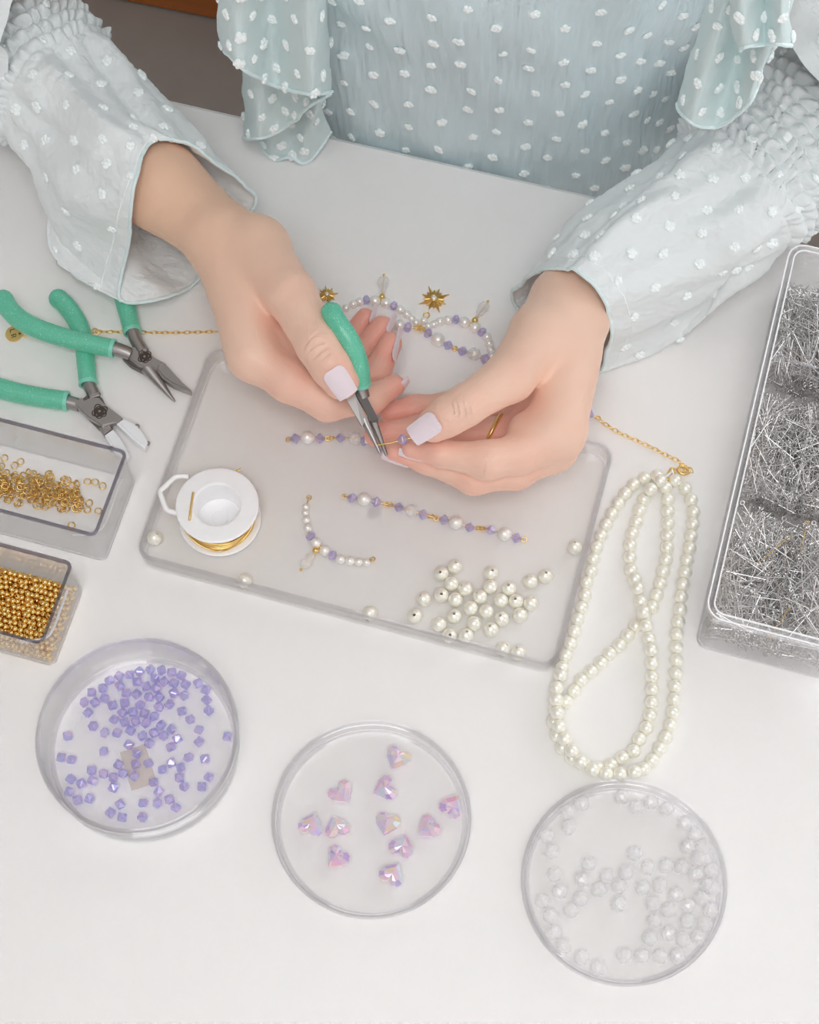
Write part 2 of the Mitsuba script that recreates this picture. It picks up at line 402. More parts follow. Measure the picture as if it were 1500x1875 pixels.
tc = (P(258, 1035) + P(1015, 1237) + P(1122, 838) + P(385, 652)) / 4
tc[2] = TZ + 0.0003
RA = rot([0, 0, 1], math.radians(-15.7)); TRM = place(tc, RA)
THX, THY = 0.1155, 0.0655
tray = thing('tray', 'shallow clear plastic tray under the working hands', 'tray')
put('tray_body', moved(box_shell(THX, THY, 0.009, 0.012, 0.0013), TRM), 'mat_tray', tray)
put('rim', moved(rim_ring(THX + .0006, THY + .0006, 0.0095, 0.0118, 0.0135, 0.0026), TRM), 'mat_rim', tray)
put('foot_edge', moved(rim_ring(THX - .002, THY - .002, 0.008, 0.0013, 0.0021, 0.0012), TRM), 'mat_rim', tray)
put('moulding_mark', moved(lathe([(0, .0022), (.0035, .0022), (.0041, .0017), (.0041, .0013)], 20), place(P(686, 940, .0015) + [0, 0, 0], None)), 'mat_rim', tray, label='small round moulding mark')

# ---------------------------------------------------------------- loose pearls
PR = 0.0040
heap = [(808,1050),(833,1038),(827,1069),(852,1079),(899,1050),(898,1074),(932,1078),(971,1065),(999,1055),(776,1097),(808,1090),(834,1098),(879,1093),(917,1100),(945,1101),(972,1105),(862,1114),(891,1120),(952,1126),(760,1128),(832,1129),(919,1133),(804,1143),(868,1142),(899,1153),(823,1164),(854,1164)]
lone = [(1053,1002,'cream pearl bead alone near the right wall of the clear tray'),(677,1123,'cream pearl bead alone by the near wall of the clear tray'),(283,985,'cream pearl bead alone left of the white wire spool'),(448,1063,'cream pearl bead alone below the white wire spool at the tray wall'),
        (921,1188,'left one of two cream pearl beads against the near tray wall'),(950,1195,'right one of two cream pearl beads against the near tray wall')]


def relax(pts, r, it=60, floor=None):
    p = np.array(pts, float); r = np.broadcast_to(r, (len(p),))
    for _ in range(it):
        d = p[:, None] - p[None]; L = np.linalg.norm(d, axis=2) + np.eye(len(p)); need = r[:, None] + r[None] + 1e-5 - L
        need[np.eye(len(p), dtype=bool)] = 0
        w = np.maximum(need, 0) * .5
        p += (d / L[..., None] * w[..., None]).sum(1) * .8
        if floor is not None: p[:, 2] = floor + r
    return p


pp = relax([P(u, v, .0016 + PR) for u, v in heap] + [P(u, v, .0016 + PR) for u, v, _ in lone], PR, 60, TZ + .0016)
for i, p in enumerate(pp):
    R = rot([1, 0, 0], -0.35 + RS.randn() * .3) @ rot([0, 1, 0], RS.randn() * .35)
    lab = 'cream pearl bead in the loose scatter of pearls on the clear tray' if i < len(heap) else lone[i - len(heap)][2]
    put('pearl_bead', PEARL, None, M=place(p, R, PR), label=lab, cat='pearl bead', group='loose pearls on the tray' if i < len(heap) else None)

# ---------------------------------------------------------------- pearl strand
def c6(l): return [(1000 + x / 2.603, 720 + y / 2.604) for x, y in l]


path1 = c6([(528,395),(470,405),(415,438),(375,483),(342,530),(313,578),(285,630),(262,680),(240,740),(225,795),(214,850),(193,905),(186,963),(170,1020),(152,1077),(136,1135),(119,1187),(97,1245),(80,1297),(68,1352),(52,1403),(48,1455),(52,1515),(58,1577),(80,1640),(115,1700),(165,1760),(228,1798),(295,1815),(365,1815),(428,1805),(484,1775),(523,1725),(556,1668),(585,1608),(600,1550),(608,1488),(614,1425),(618,1362),(622,1302),(622,1240),(624,1175),(628,1115),(637,1055),(643,995),(648,937),(660,880),(668,822),(681,763),(689,708),(697,648),(705,588),(697,526),(670,462),(615,420)])
path2 = c6([(545,425),(500,460),(466,510),(445,567),(427,627),(407,688),(402,745),(402,803),(410,858),(432,910),(441,960),(455,1008),(469,1068),(484,1135),(495,1197),(504,1263),(505,1328),(506,1395),(505,1462),(496,1525),(482,1585),(450,1640),(423,1697),(365,1738),(310,1770),(252,1785),(195,1775),(143,1745),(102,1722),(72,1672),(46,1612),(38,1560),(46,1508),(98,1468),(130,1425),(162,1375),(210,1330),(260,1288),(303,1242),(347,1205),(390,1157),(428,1110),(470,1062),(508,1015),(529,960),(545,905),(559,850),(572,795),(578,737),(580,680),(582,620),(582,562),(580,505),(572,450)])
NR = 0.0037
h1 = [NR + (NR * 1.35 if 19 <= i <= 30 else 0) for i in range(len(path1))]
h2 = [NR + (NR * 1.3 if 9 <= i <= 15 or i < 2 else 0) for i in range(len(path2))]
q1 = even(curve([P(u, v, h) for (u, v), h in zip(path1, h1)], 400), NR * 1.93)
q2 = even(curve([P(u, v, h) for (u, v), h in zip(path2, h2)], 400), NR * 1.93)
qq = np.vstack([q1, q2])
for _ in range(50):
    d = qq[:, None] - qq[None]; L = np.linalg.norm(d, axis=2) + np.eye(len(qq)); w = np.maximum(2 * NR * .97 - L, 0) * .4; np.fill_diagonal(w, 0)
    qq += (d / L[..., None] * w[..., None]).sum(1) * [.3, .3, 1.2]
    qq[:, 2] = np.maximum(qq[:, 2], TZ + NR)
q1, q2 = qq[:len(q1)], qq[len(q1):]
st = thing('pearl_strand', 'long looped strand of cream pearls lying right of the clear tray', 'necklace')
for q in (q1, q2):
    t = np.gradient(q, axis=0)
    for i in range(len(q)): put('pearl', PEARL, None, st, M=place(q[i], frame(t[i]), NR))
for q in (q1, q2): put('thread', tube(q, .0004, 5), 'mat_white_plastic', st)
put('thread', tube([q2[0], P(1228, 866, .006), P(1231, 860, .005), q1[-1]], .0005, 5), 'mat_white_plastic', st)
# crimp knot of clear thread ends
put('knot_bead', BALLS, None, st, M=place(P(1221, 878, .003), None, .0016))


# ---------------------------------------------------------------- round dishes
def dish(name, label, c, h, R, lip, deep):
    o = P(*c, h); o[2] = TZ + 0.0003
    k = thing(name, label, 'dish')
    t = .0014
    Rb = R - (.0012 if deep else .0008)
    put('dish_body', moved(lathe([(0, 0), (Rb - .002, 0), (Rb, .0015), (R, h - lip), (R, h), (R - t, h), (R - t, h - lip), (Rb - t, .003), (Rb - t - .001, .0014), (0, .0014)], 96), place(o)), 'mat_clear_lilac' if deep else 'mat_clear', k, smooth=30)
    put('rim', moved(lathe([(R + .0006, h - .0012), (R + .0006, h + .0004), (R - t - .0004, h + .0004), (R - t - .0004, h - .0012)], 96, True), place(o)), 'mat_rim_lilac', k, smooth=30)
    if deep:
        put('lip', moved(lathe([(R + .0012, h - lip - .001), (R + .0012, h - lip + .001), (R, h - lip + .001), (R, h - lip - .001)], 96, True), place(o)), 'mat_rim_lilac', k, smooth=30)
    put('base_ring', moved(lathe([(Rb - .001, .0012), (Rb - .001, .0022), (Rb - .0035, .0022), (Rb - .0035, .0012)], 96, True), place(o)), 'mat_rim_lilac', k, smooth=30)
    return o, k


d1, k1 = dish('dish', 'deep round clear dish full of lilac beads', (251, 1343), .028, .0505, .006, True)
lab = P(250, 1398, .0005); lab[2] = TZ + .0006
put('paper_label', moved(rbox(.0215, .0135, .0003, .0001), place([lab[0] + .001, lab[1] - .002, TZ + .0002], rot([0, 0, 1], math.radians(-70)))), 'mat_paper', k1, label='small tan paper label under the dish')
d2, k2 = dish('dish', 'shallow round clear dish holding pink crystal hearts', (680, 1497), .010, .0502, .003, False)
d3, k3 = dish('dish', 'shallow round clear dish holding clear faceted crystal beads', (1143, 1613), .010, .0510, .003, False)

lil = [(685,310),(750,290),(825,280),(900,280),(970,295),(1030,315),(615,325),(620,380),(550,350),(505,400),(430,430),(380,495),(455,495),(515,470),(405,565),(570,515),(650,500),(660,430),(730,440),(740,360),(790,385),(850,330),(915,360),(980,370),(1060,375),(865,405),(820,460),(875,460),(980,430),(1050,450),(1145,370),(1195,410),(1200,480),(1215,550),(950,510),(880,520),(755,520),(710,560),(780,565),(850,590),(640,570),(580,610),(650,620),(725,620),(795,635),(690,685),(600,700),(515,700),(440,655),(1035,555),(1090,610),(895,650),(965,675),(1150,680),(1005,740),(910,720),(850,700),(770,720),(815,770),(960,795),(1150,760),(680,780),(730,840),(510,825),(270,720),(225,865),(295,880),(1080,865),(1190,875),(1340,725),(610,915),(725,910),(810,905),(965,900),(1025,930),(905,945),(430,950),(510,975),(640,970),(715,990),(575,1000),(290,1010),(360,1040),(435,1020),(280,1095),(335,1150),(415,1140),(575,1065),(845,1030),(880,1095),(1020,1000),(1050,1060),(1215,995),(1170,1060),(870,1170),(955,1150),(775,1170),(620,1180),(555,1235),(635,1265),(770,1265),(990,1195)]
BR = .0029


def inside(p, o, R):
    d = p[:, :2] - o[:2]; L = np.linalg.norm(d, axis=1); s = np.minimum(1, R / np.maximum(L, 1e-9)); p[:, :2] = o[:2] + d * s[:, None]; return p


bp = inside(np.array([P(50 + x / 3.659, 1150 + y / 3.659, .005) for x, y in lil]), d1, .0505 - .0018 - BR)
bp = relax(bp, BR * .92, 80, TZ + .0018)
bp = inside(bp, d1, .0505 - .0022 - BR)
for i, p in enumerate(bp):
    z = np.r_[RS.randn(2), RS.randn() * .35]
    put('bicone_bead', BIC[i % 6], None, M=place(p, frame(z, RS.randn(3)), BR), label='small lilac bicone bead lying in the deep round dish', cat='bead', group='lilac beads in the deep dish')

hrt = [(930,330,-25,'topmost in the dish'),(540,570,35,'left of the upper middle heart, under the topmost heart'),(850,545,-70,'second from the top in the middle of the dish'),(1295,670,150,'closest to the right wall of the dish'),(340,800,160,'closest to the left wall of the dish'),(510,815,200,'touching the leftmost heart on its right'),(860,780,-15,'just below the middle of the dish, touching the heart under it'),(1145,810,-50,'second from the right wall'),(955,945,160,'lying against the underside of the middle heart'),(520,1015,-40,'lowest one on the left side of the dish'),(890,1140,150,'lowest of all in the dish')]
HS = .0138
hp = relax([P(480 + x / 3.75, 1300 + y / 3.75, .005) for x, y, _, _ in hrt], HS * .47, 40)
for i, (p, (x, y, a, s)) in enumerate(zip(hp, hrt)):
    R = rot([0, 0, 1], math.radians(a)) @ rot([1, 0, 0], RS.randn() * .16) @ rot([0, 1, 0], RS.randn() * .16)
    p[2] = TZ + .0018 + HS * .36
    put('crystal_heart', HRT[i % 6], None, M=place(p, R, HS), label='pink iridescent crystal heart, ' + s, cat='crystal heart', group='pink hearts in the dish')

cry = [(728,145),(825,215),(920,180),(1025,225),(460,190),(360,245),(370,350),(215,400),(255,510),(1150,320),(1240,385),(1175,470),(1295,485),(810,525),(505,595),(275,665),(460,700),(625,680),(755,650),(900,620),(1030,610),(1145,630),(1245,590),(1345,635),(1260,680),(310,780),(190,845),(450,825),(570,765),(705,745),(865,755),(980,740),(1090,800),(1290,730),(1365,745),(1265,800),(385,905),(250,945),(705,865),(935,860),(1040,905),(1190,870),(1335,900),(270,1055),(945,975),(1165,970),(1300,1000),(335,1145),(915,1095),(1040,1060),(1140,1100),(1245,1095),(455,1220),(565,1290),(740,1210),(860,1210),(980,1215),(1100,1210)]
CR = .0040
cp = inside(np.array([P(940 + x / 3.659, 1420 + y / 3.659, .005) for x, y in cry]), d3, .0505 - .0022 - CR)
cp = inside(relax(cp, CR * .95, 60, TZ + .0018), d3, .0505 - .0018 - CR)
for i, p in enumerate(cp):
    put('crystal_bead', RND[i % 5], None, M=place(p, randrot(RS), CR), label='clear faceted round crystal bead lying in the shallow dish at lower right', cat='bead', group='clear crystal beads in the dish')
# ---------------------------------------------------------------- clear bins with gold rings and gold balls
def bin_(label, right_mid, length, width, h):
    c = np.array(right_mid) - TD2 * length / 2; c[2] = TZ + .0003
    k = thing('storage_bin', label, 'storage bin')
    M = place(c, RA)
    put('bin_body', moved(box_shell(length / 2, width / 2, .004, h, .0012), M), 'mat_clear', k)
    put('rim', moved(rim_ring(length / 2 + .0003, width / 2 + .0003, .0042, h - .0006, h + .0006, .0018), M), 'mat_rim_dark', k)
    put('base_edge', moved(rim_ring(length / 2 + .0001, width / 2 + .0001, .0042, .0000, .0006, .0007), M), 'mat_rim', k)
    e = length / 2 - .0015
    pts = curve([(e - .0005, width * .30, h * .62), (e - .0025, width * .1, h * .42), (e - .003, -width * .12, h * .36), (e - .005, -width * .27, h * .36), (e - .011, -width * .36, h * .42), (e - .016, -width * .42, h * .5)], 26)
    put('scoop_ridge', moved(tube(pts, .0007, 8), M), 'mat_rim_bright', k, smooth=True)
    return c, k


TD2 = np.array([math.cos(math.radians(-15.7)), math.sin(math.radians(-15.7)), 0]); TN2 = np.array([-TD2[1], TD2[0], 0])
mat('mat_rim_bright', base_color=rgb(.85, .85, .86), roughness=.15, specular=.8)
cA, kA = bin_('clear bin with loose gold jump rings, below the pliers', (P(195, 1030) + P(250, 878)) / 2, .13, .0507, .036)
cB, kB = bin_('clear bin filled with gold ball beads at the left edge', (P(95, 1218) + P(160, 1080)) / 2, .12, .0465, .036)
RINGP = ply(torus(.00185, .00034, 16, 5, gap=.18), 'mat_gold', True)
rg = []
while len(rg) < 250:
    u = RS.uniform(-45, 148); c = 893 + (u - 60) * .22; s = 34 - max(0, u - 40) * .09
    v = c + RS.randn() * s * .55
    if abs(v - c) > s * 1.3: continue
    rg.append((u, v))
dens = {}
for i, (u, v) in enumerate(rg):
    q = (int(u // 16), int(v // 16)); n = dens.get(q, 0); dens[q] = n + 1
    p = P(u, v, .0018 + min(n, 5) * .0009)
    put('jump_ring', RINGP, None, M=place(p, rot([0, 0, 1], RS.rand() * 6.3) @ rot([1, 0, 0], (.12 if n == 0 else RS.uniform(.2, 1.1)))), label='small gold jump ring in the loose pile in the clear bin', cat='jump ring', group='gold jump rings in the bin')
for u, v, w in ((160, 882, 'left one of the row of three'), (174, 883, 'middle one of the row of three'), (188, 890, 'right one of the row of three'), (131, 962, 'alone close to the near wall'), (180, 936, 'alone below the row of three'), (163, 921, 'upper at the right pile end'), (160, 934, 'lower at the right pile end')):
    put('jump_ring', RINGP, None, M=place(P(u, v, .0022), rot([0, 0, 1], RS.rand() * 6.3) @ rot([1, 0, 0], .15)), label='small gold jump ring in the clear bin, ' + w, cat='jump ring', group='gold jump rings in the bin')
GB = .00158
lay, top = [], []
for z in range(3):
    for i in range(-2, 38):
        for j in range(15):
            x = .0585 - GB - .0003 - i * GB * 1.78 - (j % 2) * GB * .9 - z * GB * .9; y = -.0215 + GB + j * GB * 1.83 + (z % 2) * GB
            if abs(y) > .0218 - GB or x > .0585 - GB or x < -.02: continue
            q = cB + RA @ np.array([x, y, 0]) + RS.randn(3) * .00022; q[2] = TZ + .0018 + GB + z * GB * 1.62 + RS.rand() * .0007
            (top if z == 2 else lay).append(q)
    
top = [q for q in top if RS.rand() > .06]
bs = []
for q in lay: bs.append(moved(pearl_mesh(GB, 8, 5, .3), place(q, randrot(RS))))
put('gold_ball_bead_filling', cat(bs), 'mat_gold', label='lower layers of small gold ball beads in the clear bin', cat='beads', kind='stuff', smooth=40)
top.sort(key=lambda q: -q[0])
for q in top[:298]:
    put('gold_ball_bead', BALL, None, M=place(q, randrot(RS), GB), label='small gold ball bead on top of the bin of gold beads', cat='bead', group='gold ball beads in the bin')

# ---------------------------------------------------------------- compartment box with eye pins
b0 = P(1272, 1183); b0[2] = TZ + .0003
PBW, PBL, PBH = .135, .2225, .050
PM = place(b0 + TD2 * PBW / 2 + TN2 * PBL / 2, RA)
pb = thing('compartment_box', 'clear plastic box with compartments full of silver eye pins', 'storage box')
put('box_body', moved(box_shell(PBW / 2, PBL / 2, .006, PBH, .0016), PM), 'mat_clear', pb)
put('rim', moved(rim_ring(PBW / 2 + .0016, PBL / 2 + .0016, .0075, PBH - .0015, PBH, .0034), PM), 'mat_rim_lilac', pb)
for dd, zz in ((.0020, PBH + .0001), (-.0012, PBH + .0001)):
    put('rim_edge', moved(rim_ring(PBW / 2 + dd, PBL / 2 + dd, .0075 + dd, zz - .0005, zz + .0003, .0008), PM), 'mat_bright_edge', pb)
put('lower_rim', moved(rim_ring(PBW / 2 + .0012, PBL / 2 + .0012, .007, PBH - .0075, PBH - .0065, .0012), PM), 'mat_rim_lilac', pb)
put('base_edge', moved(rim_ring(PBW / 2 + .0002, PBL / 2 + .0002, .006, 0, .0009, .0012), PM), 'mat_rim', pb)


def along(u, v): return float(np.dot(P(u, v, PBH) - b0, TN2))


dv = [along(1346, 866), along(1393, 644)]
for y in dv:
    put('divider', moved(rbox(PBW - .004, .0014, PBH - .004, .0003, place([0, y - PBL / 2, PBH / 2])), PM), 'mat_clear', pb)
    put('divider_edge', moved(rbox(PBW - .004, .0016, .0012, .0003, place([0, y - PBL / 2, PBH - .0022])), PM), 'mat_rim_lilac', pb)
put('divider', moved(rbox(.0014, PBL - .004, PBH - .006, .0003, place([.0655 - PBW / 2, 0, PBH / 2 - .001])), PM), 'mat_clear', pb)
PL_ = .0205
pinm = cat([tube([[-PL_ / 2, 0, 0], [PL_ / 2, 0, 0]], .00029, 5), moved(torus(.00115, .00025, 10, 4), place([PL_ / 2 + .0013, 0, 0]))])
PIN = ply(pinm, 'mat_silver', 50)
ys = [0] + dv + [PBL]; stuff = []
names = ['nearest', 'middle', 'farthest']
for c in range(3):
    y0, y1 = ys[c] + .003, ys[c + 1] - .003
    N, nt = (1000, 100)
    for i in range(N):
        x = RS.uniform(.004, .064); y = RS.uniform(y0, y1); az = (RS.rand() if RS.rand() < .55 else .5 + RS.randn() * .12 + .1 * math.sin(x * 90 + y * 60 + c)) * math.pi
        t = (y - y0) / (y1 - y0)
        lvl = (.026, .021, .024)[c] - (.009, .007, .006)[c] * t + .003 * math.sin(x * 140 + c * 2)
        f = i / N; z = .003 + lvl * (f if i < N - nt else .93 + .12 * RS.rand())
        d = np.array([math.cos(az), math.sin(az), 0]); hl = PL_ / 2 + .0026
        x = min(max(x, .003 + abs(d[0]) * hl), .064 - abs(d[0]) * hl); y = min(max(y, y0 + abs(d[1]) * hl), y1 - abs(d[1]) * hl)
        tilt = RS.randn() * (.10 if i < N - nt else .20)
        if c == 2 and i > N - 10: tilt = RS.choice([-1, 1]) * RS.uniform(.7, 1.1)
        z = max(z, .003 + abs(math.sin(tilt)) * hl)
        d = np.array([math.cos(az) * math.cos(tilt), math.sin(az) * math.cos(tilt), math.sin(tilt)])
        if RS.rand() < .5: d = -d
        n = frame(d, RS.randn(3)); R = np.stack([n[:, 2], n[:, 0], n[:, 1]], 1)
        p = b0 + TD2 * x + TN2 * y + [0, 0, z]
        M = place(p, RA @ R)
        if i < N - nt: stuff.append(moved(pinm, M))
        else:
            g = c == 0 and i in (N - 3, N - 30, N - 60)
            put('eye_pin', PIN, 'mat_gold' if g else None, M=M, label=(('gold' if g else 'silver') + ' eye pin lying on top in the ' + names[c] + ' compartment of the box'), cat='eye pin', group='eye pins in the %s compartment' % names[c])
put('eye_pin_filling', cat(stuff), 'mat_silver', label='deeper heap of silver eye pins in the compartment box', cat='eye pins', kind='stuff', smooth=50)

# ---------------------------------------------------------------- wire spool
sp = thing('wire_spool', 'white plastic spool of gold wire with a hexagonal loop handle', 'wire spool')
so = P(404, 954, .0); so[2] = TZ + .0018
SR = .0222
SM = place(so, rot([1, 0, 0], math.radians(-3)))


def flange(z, th): return lathe([(.0122, z), (SR - .001, z), (SR, z + th * .3), (SR, z + th * .7), (SR - .001, z + th), (.0132, z + th), (.0122, z + th * .6)], 64, True)


put('lower_flange', moved(flange(.0, .0018), SM), 'mat_white_plastic', sp, smooth=35)
put('upper_flange', moved(flange(.0165, .0022), SM), 'mat_white_plastic', sp, smooth=35)
put('core', moved(lathe([(.0122, .001), (.0142, .001), (.0142, .0170), (.0122, .0170)], 64, True), SM), 'mat_white_plastic', sp, smooth=35)
put('hub_disc', moved(lathe([(0, .0014), (.0121, .0014), (.0121, .0004), (0, .0004)], 48), SM), 'mat_white_plastic', sp, smooth=35)
put('hub_boss', moved(lathe([(0, .0022), (.0042, .0022), (.0046, .0018), (.0046, .0014)], 32), SM), 'mat_white_plastic', sp, smooth=35)
t = np.linspace(0, 2 * np.pi * 26, 1500); rr = .0186 + .0006 * np.sin(t * .37); zz = .0022 + .0138 * (0.5 - 0.5 * np.cos(t * .13))
put('wire_coil', moved(tube(np.stack([rr * np.cos(t), rr * np.sin(t), zz], 1), .00045, 5, caps=False), SM), 'mat_gold', sp, smooth=True)
a = np.radians(np.linspace(200, 345, 40))
put('loose_wire', moved(tube(np.stack([.0204 * np.cos(a), .0204 * np.sin(a), np.interp(a, [a[0], a[20], a[-1]], [.010, .003, .012])], 1), .0004, 5), SM), 'mat_gold', sp, smooth=True)
hz = .0182
put('loop_handle', tube(curve([P(346, 873, hz), P(328, 872, hz), P(318, 876, hz), P(300, 893, hz), P(294, 899, hz), P(295, 908, hz), P(301, 925, hz), P(306, 934, hz), P(318, 938, hz), P(328, 940, hz)], 50), .00145, 10), 'mat_white_plastic', sp, smooth=True)
put('wire_end', tube(curve([P(347, 953, .016), P(347, 951, .0215), P(349, 935, .0224), P(354, 901, .0235)], 16), .0006, 6), 'mat_gold', sp, smooth=True)
put('wire_end', tube([P(428, 868, .017), P(434, 862, .0185), P(441, 859, .0185)], .0005, 6), 'mat_gold', sp, smooth=True)
for u, v in ((347, 952), (329, 945)):
    put('wire_hole', moved(lathe([(0, .0003), (.0009, .0003), (.0011, 0)], 14), place(P(u, v, .0191), SM[:3, :3])), 'mat_ink' if u > 340 else 'mat_gold_dark', sp)

# ---------------------------------------------------------------- pliers
def handle(pts, r, k, openend=True, name='handle'):
    """Dipped mint grip along the path (round at its first point, open at the last)."""
    c = even(curve(pts, 80), n=60); n = len(c)
    s = np.r_[0, np.cumsum(np.linalg.norm(np.diff(c, axis=0), axis=1))]
    rr = r * (1 - .10 * s / s[-1]) * np.sqrt(np.clip(1 - (1 - np.minimum(s / (r * 1.0), 1)) ** 2, .02, 1))
    h = put(name, tube(c, rr, 20), 'mat_mint', k, smooth=40)
    t = unit(c[-1] - c[-3]); F = frame(t)
    put('grip_rim', moved(lathe([(r * .93, -.0008), (r * .93, .0009), (r * .88, .0013), (r * .72, .0013), (r * .68, .0002), (r * .68, -.0008)], 24, True), place(c[-1], F)), 'mat_mint_rim', h, smooth=40)
    return h


def px(l, h): return [P(u, v, h) for u, v in l]


def plate(name, outline, z0, z1, m, k, bevel=.0006):
    """A flat steel piece: the outline lies on the table plane, raised from z0 to z1 above it."""
    w = np.array([P(u, v, z1)[:2] for u, v in outline])
    pg = Polygon(w)
    if not pg.exterior.is_ccw: pg = Polygon(w[::-1])
    lo = extrude(pg, TZ + z0, TZ + z1 - bevel)
    b = pg.buffer(-bevel, join_style=2)
    ms = [lo]
    if b.geom_type == 'Polygon' and not b.is_empty: ms.append(extrude(b, TZ + z1 - bevel, TZ + z1))
    return put(name, cat(ms), m, k)


def emblem(u, v, h, size, ang, k):
    c = P(u, v, h); R = rot([0, 0, 1], math.radians(ang)); ms = []
    for a, l, d in ((0, .36, .0), (-38, .42, .30), (38, .42, .30), (-80, .46, .52), (80, .46, .52), (-24, .5, .6), (24, .5, .6), (-62, .44, .25), (62, .44, .25), (0, .4, -.42)):
        q = rot([0, 0, 1], math.radians(a)) @ np.array([0, d * .42, 0])
        ms.append(moved(torus(.26, .042, 16, 4, 1.35), place(q, rot([0, 0, 1], math.radians(a + 90)))))
    m = cat(ms); m.apply_scale(size); m.vertices[:, 2] *= .25
    put('emblem', moved(m, place(c, R)), 'mat_ink', k, label='dark engraved flower emblem')


def tang(pts, r0, r1, k, m='mat_steel'):
    c = curve(pts, 10); put('tang', tube(c, np.linspace(r0, r1, 10), 12), m, k, smooth=40)


pn = thing('pliers', 'mint handled pliers with white nylon jaws, next to the clear bins', 'pliers')
handle(px([(-95, 676), (-50, 694), (0, 711), (60, 725), (121, 734)], .0062), .0060, pn)
handle(px([(93, 538), (112, 551), (134, 577), (149, 608), (156, 650), (161, 701)], .0058), .0056, pn)
tang(px([(112, 733), (128, 737), (146, 742)], .0062), .0040, .0036, pn)
tang(px([(160, 690), (165, 708), (174, 726)], .0060), .0038, .0036, pn)
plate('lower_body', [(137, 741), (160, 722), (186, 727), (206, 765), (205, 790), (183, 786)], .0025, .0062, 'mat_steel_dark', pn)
plate('upper_body', [(136, 735), (149, 727), (154, 733), (164, 728), (180, 727), (190, 738), (204, 749), (224, 764), (213, 774), (198, 777), (187, 780), (160, 763), (136, 741)], .0062, .0098, 'mat_steel', pn)
plate('joint_arm', [(155, 703), (170, 700), (183, 724), (165, 729)], .0055, .0090, 'mat_steel', pn)
plate('jaw_root', [(181, 782), (200, 779), (204, 785), (190, 796)], .0035, .0080, 'mat_steel', pn)
plate('nylon_jaw', [(213, 775), (225, 766), (244, 774), (259, 788), (270, 808), (265, 820), (246, 806), (226, 787)], .0025, .0092, 'mat_nylon', pn, .0012)
plate('nylon_jaw', [(191, 796), (206, 785), (217, 798), (228, 815), (237, 834), (230, 841), (208, 824)], .0025, .0084, 'mat_nylon', pn, .0012)
for u, v in ((251, 781), (204, 821), (270, 812)):
    put('rivet', moved(trimesh.creation.icosphere(2, .0015), place(P(u, v, .0062))), 'mat_steel', pn, smooth=True)
emblem(182, 752, .00985, .0078, 205, pn)

pc = thing('pliers', 'mint handled chain nose pliers with pointed steel jaws, upper ones on the table', 'pliers')
handle(px([(0, 534), (10, 556), (28, 578), (56, 596), (100, 613), (150, 626), (206, 638)], .0145), .0058, pc)
handle([P(206, 476, .0060), P(215, 508, .0060), P(226, 545, .0062), P(242, 606, .0075)], .0056, pc)
tang([P(198, 636, .0140), P(215, 640, .012), P(238, 648, .0095)], .0042, .0036, pc)
tang(px([(240, 596), (248, 620), (262, 645)], .0085), .0038, .0036, pc)
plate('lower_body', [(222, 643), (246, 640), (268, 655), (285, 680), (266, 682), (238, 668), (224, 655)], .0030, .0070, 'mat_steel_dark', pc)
plate('upper_body', [(227, 634), (240, 636), (252, 632), (265, 630), (269, 642), (284, 655), (301, 664), (292, 670), (286, 677), (276, 670), (270, 673), (252, 667), (238, 657), (227, 645)], .0070, .0108, 'mat_steel', pc)
plate('joint_arm', [(246, 612), (257, 609), (266, 632), (252, 634)], .0060, .0100, 'mat_steel', pc)
plate('jaw', [(284, 656), (301, 663), (317, 681), (334, 699), (350, 713), (349, 717), (334, 711), (316, 704), (297, 691), (286, 676)], .0045, .0100, 'mat_steel', pc, .0012)
jw = even(curve([P(271, 674, .0066), P(285, 692, .0060), P(303, 715, .0052), P(320, 735, .0046)], 20), n=20)
put('jaw', tube(jw, np.linspace(.0042, .0006, 20), 14), 'mat_steel', pc, smooth=40)
emblem(264, 652, .01085, .0072, 220, pc)

# ---------------------------------------------------------------- strung jewellery
def strand(k, items):
    """items: (kind, u, v, radius in mm, height in mm or None); beads are turned along the strand."""
    pts = [P(u, v, (h if h is not None else r) / 1000) for _, u, v, r, h in items]
    for i, (kind, u, v, r, h) in enumerate(items):
        d = pts[min(i + 1, len(pts) - 1)] - pts[max(i - 1, 0)]; R = frame(d, RS.randn(3)); s = r / 1000
        if kind == 'p': put('pearl', PEARLW, None, k, M=place(pts[i], R, s))
        elif kind == 'b': put('bicone', BIC[RS.randint(6)], None, k, M=place(pts[i], R, s))
        elif kind == 'r': put('rondelle', RON[RS.randint(3)], None, k, M=place(pts[i], R, s))
        elif kind == 'c': put('round_crystal', RND[RS.randint(5)], None, k, M=place(pts[i], R, s))
        elif kind == 'g': put('gold_ball', BALLS, None, k, M=place(pts[i], R, s))
        elif kind == 'l':
            x = frame([0, 0, 1], d); put('wire_loop', LOOP, None, k, M=place(pts[i], x @ rot([1, 0, 0], RS.uniform(-.5, .5)), s))
    put('wire', tube(pts, .00032, 5), 'mat_gold', k, smooth=True)
    return pts


def drop(k, u0, v0, u1, v1, r, h=.003, cap=True):
    a, b = P(u0, v0, h), P(u1, v1, h); d = unit(b - a); L = np.linalg.norm(b - a)
    put('crystal_drop', DRP[RS.randint(2)], None, k, M=place((a + b) / 2, frame(-d), L / 3.3))
    put('head_pin', tube([a - d * .001, b + d * .0007], .0003, 5), 'mat_gold', k)
    put('pin_head', BALLS, None, k, M=place(b + d * .0009, None, .0008))


def chain(k, pts, step=.0030, s=.00100):
    q = even(curve(pts, 200), step)
    for i in range(len(q) - 1):
        d = q[i + 1] - q[i]; x = frame([0, 0, 1], d); R = x @ rot([1, 0, 0], (.18 if i % 2 else 1.35))
        put('chain_link', LINK, None, k, M=place((q[i] + q[i + 1]) / 2, R, s))


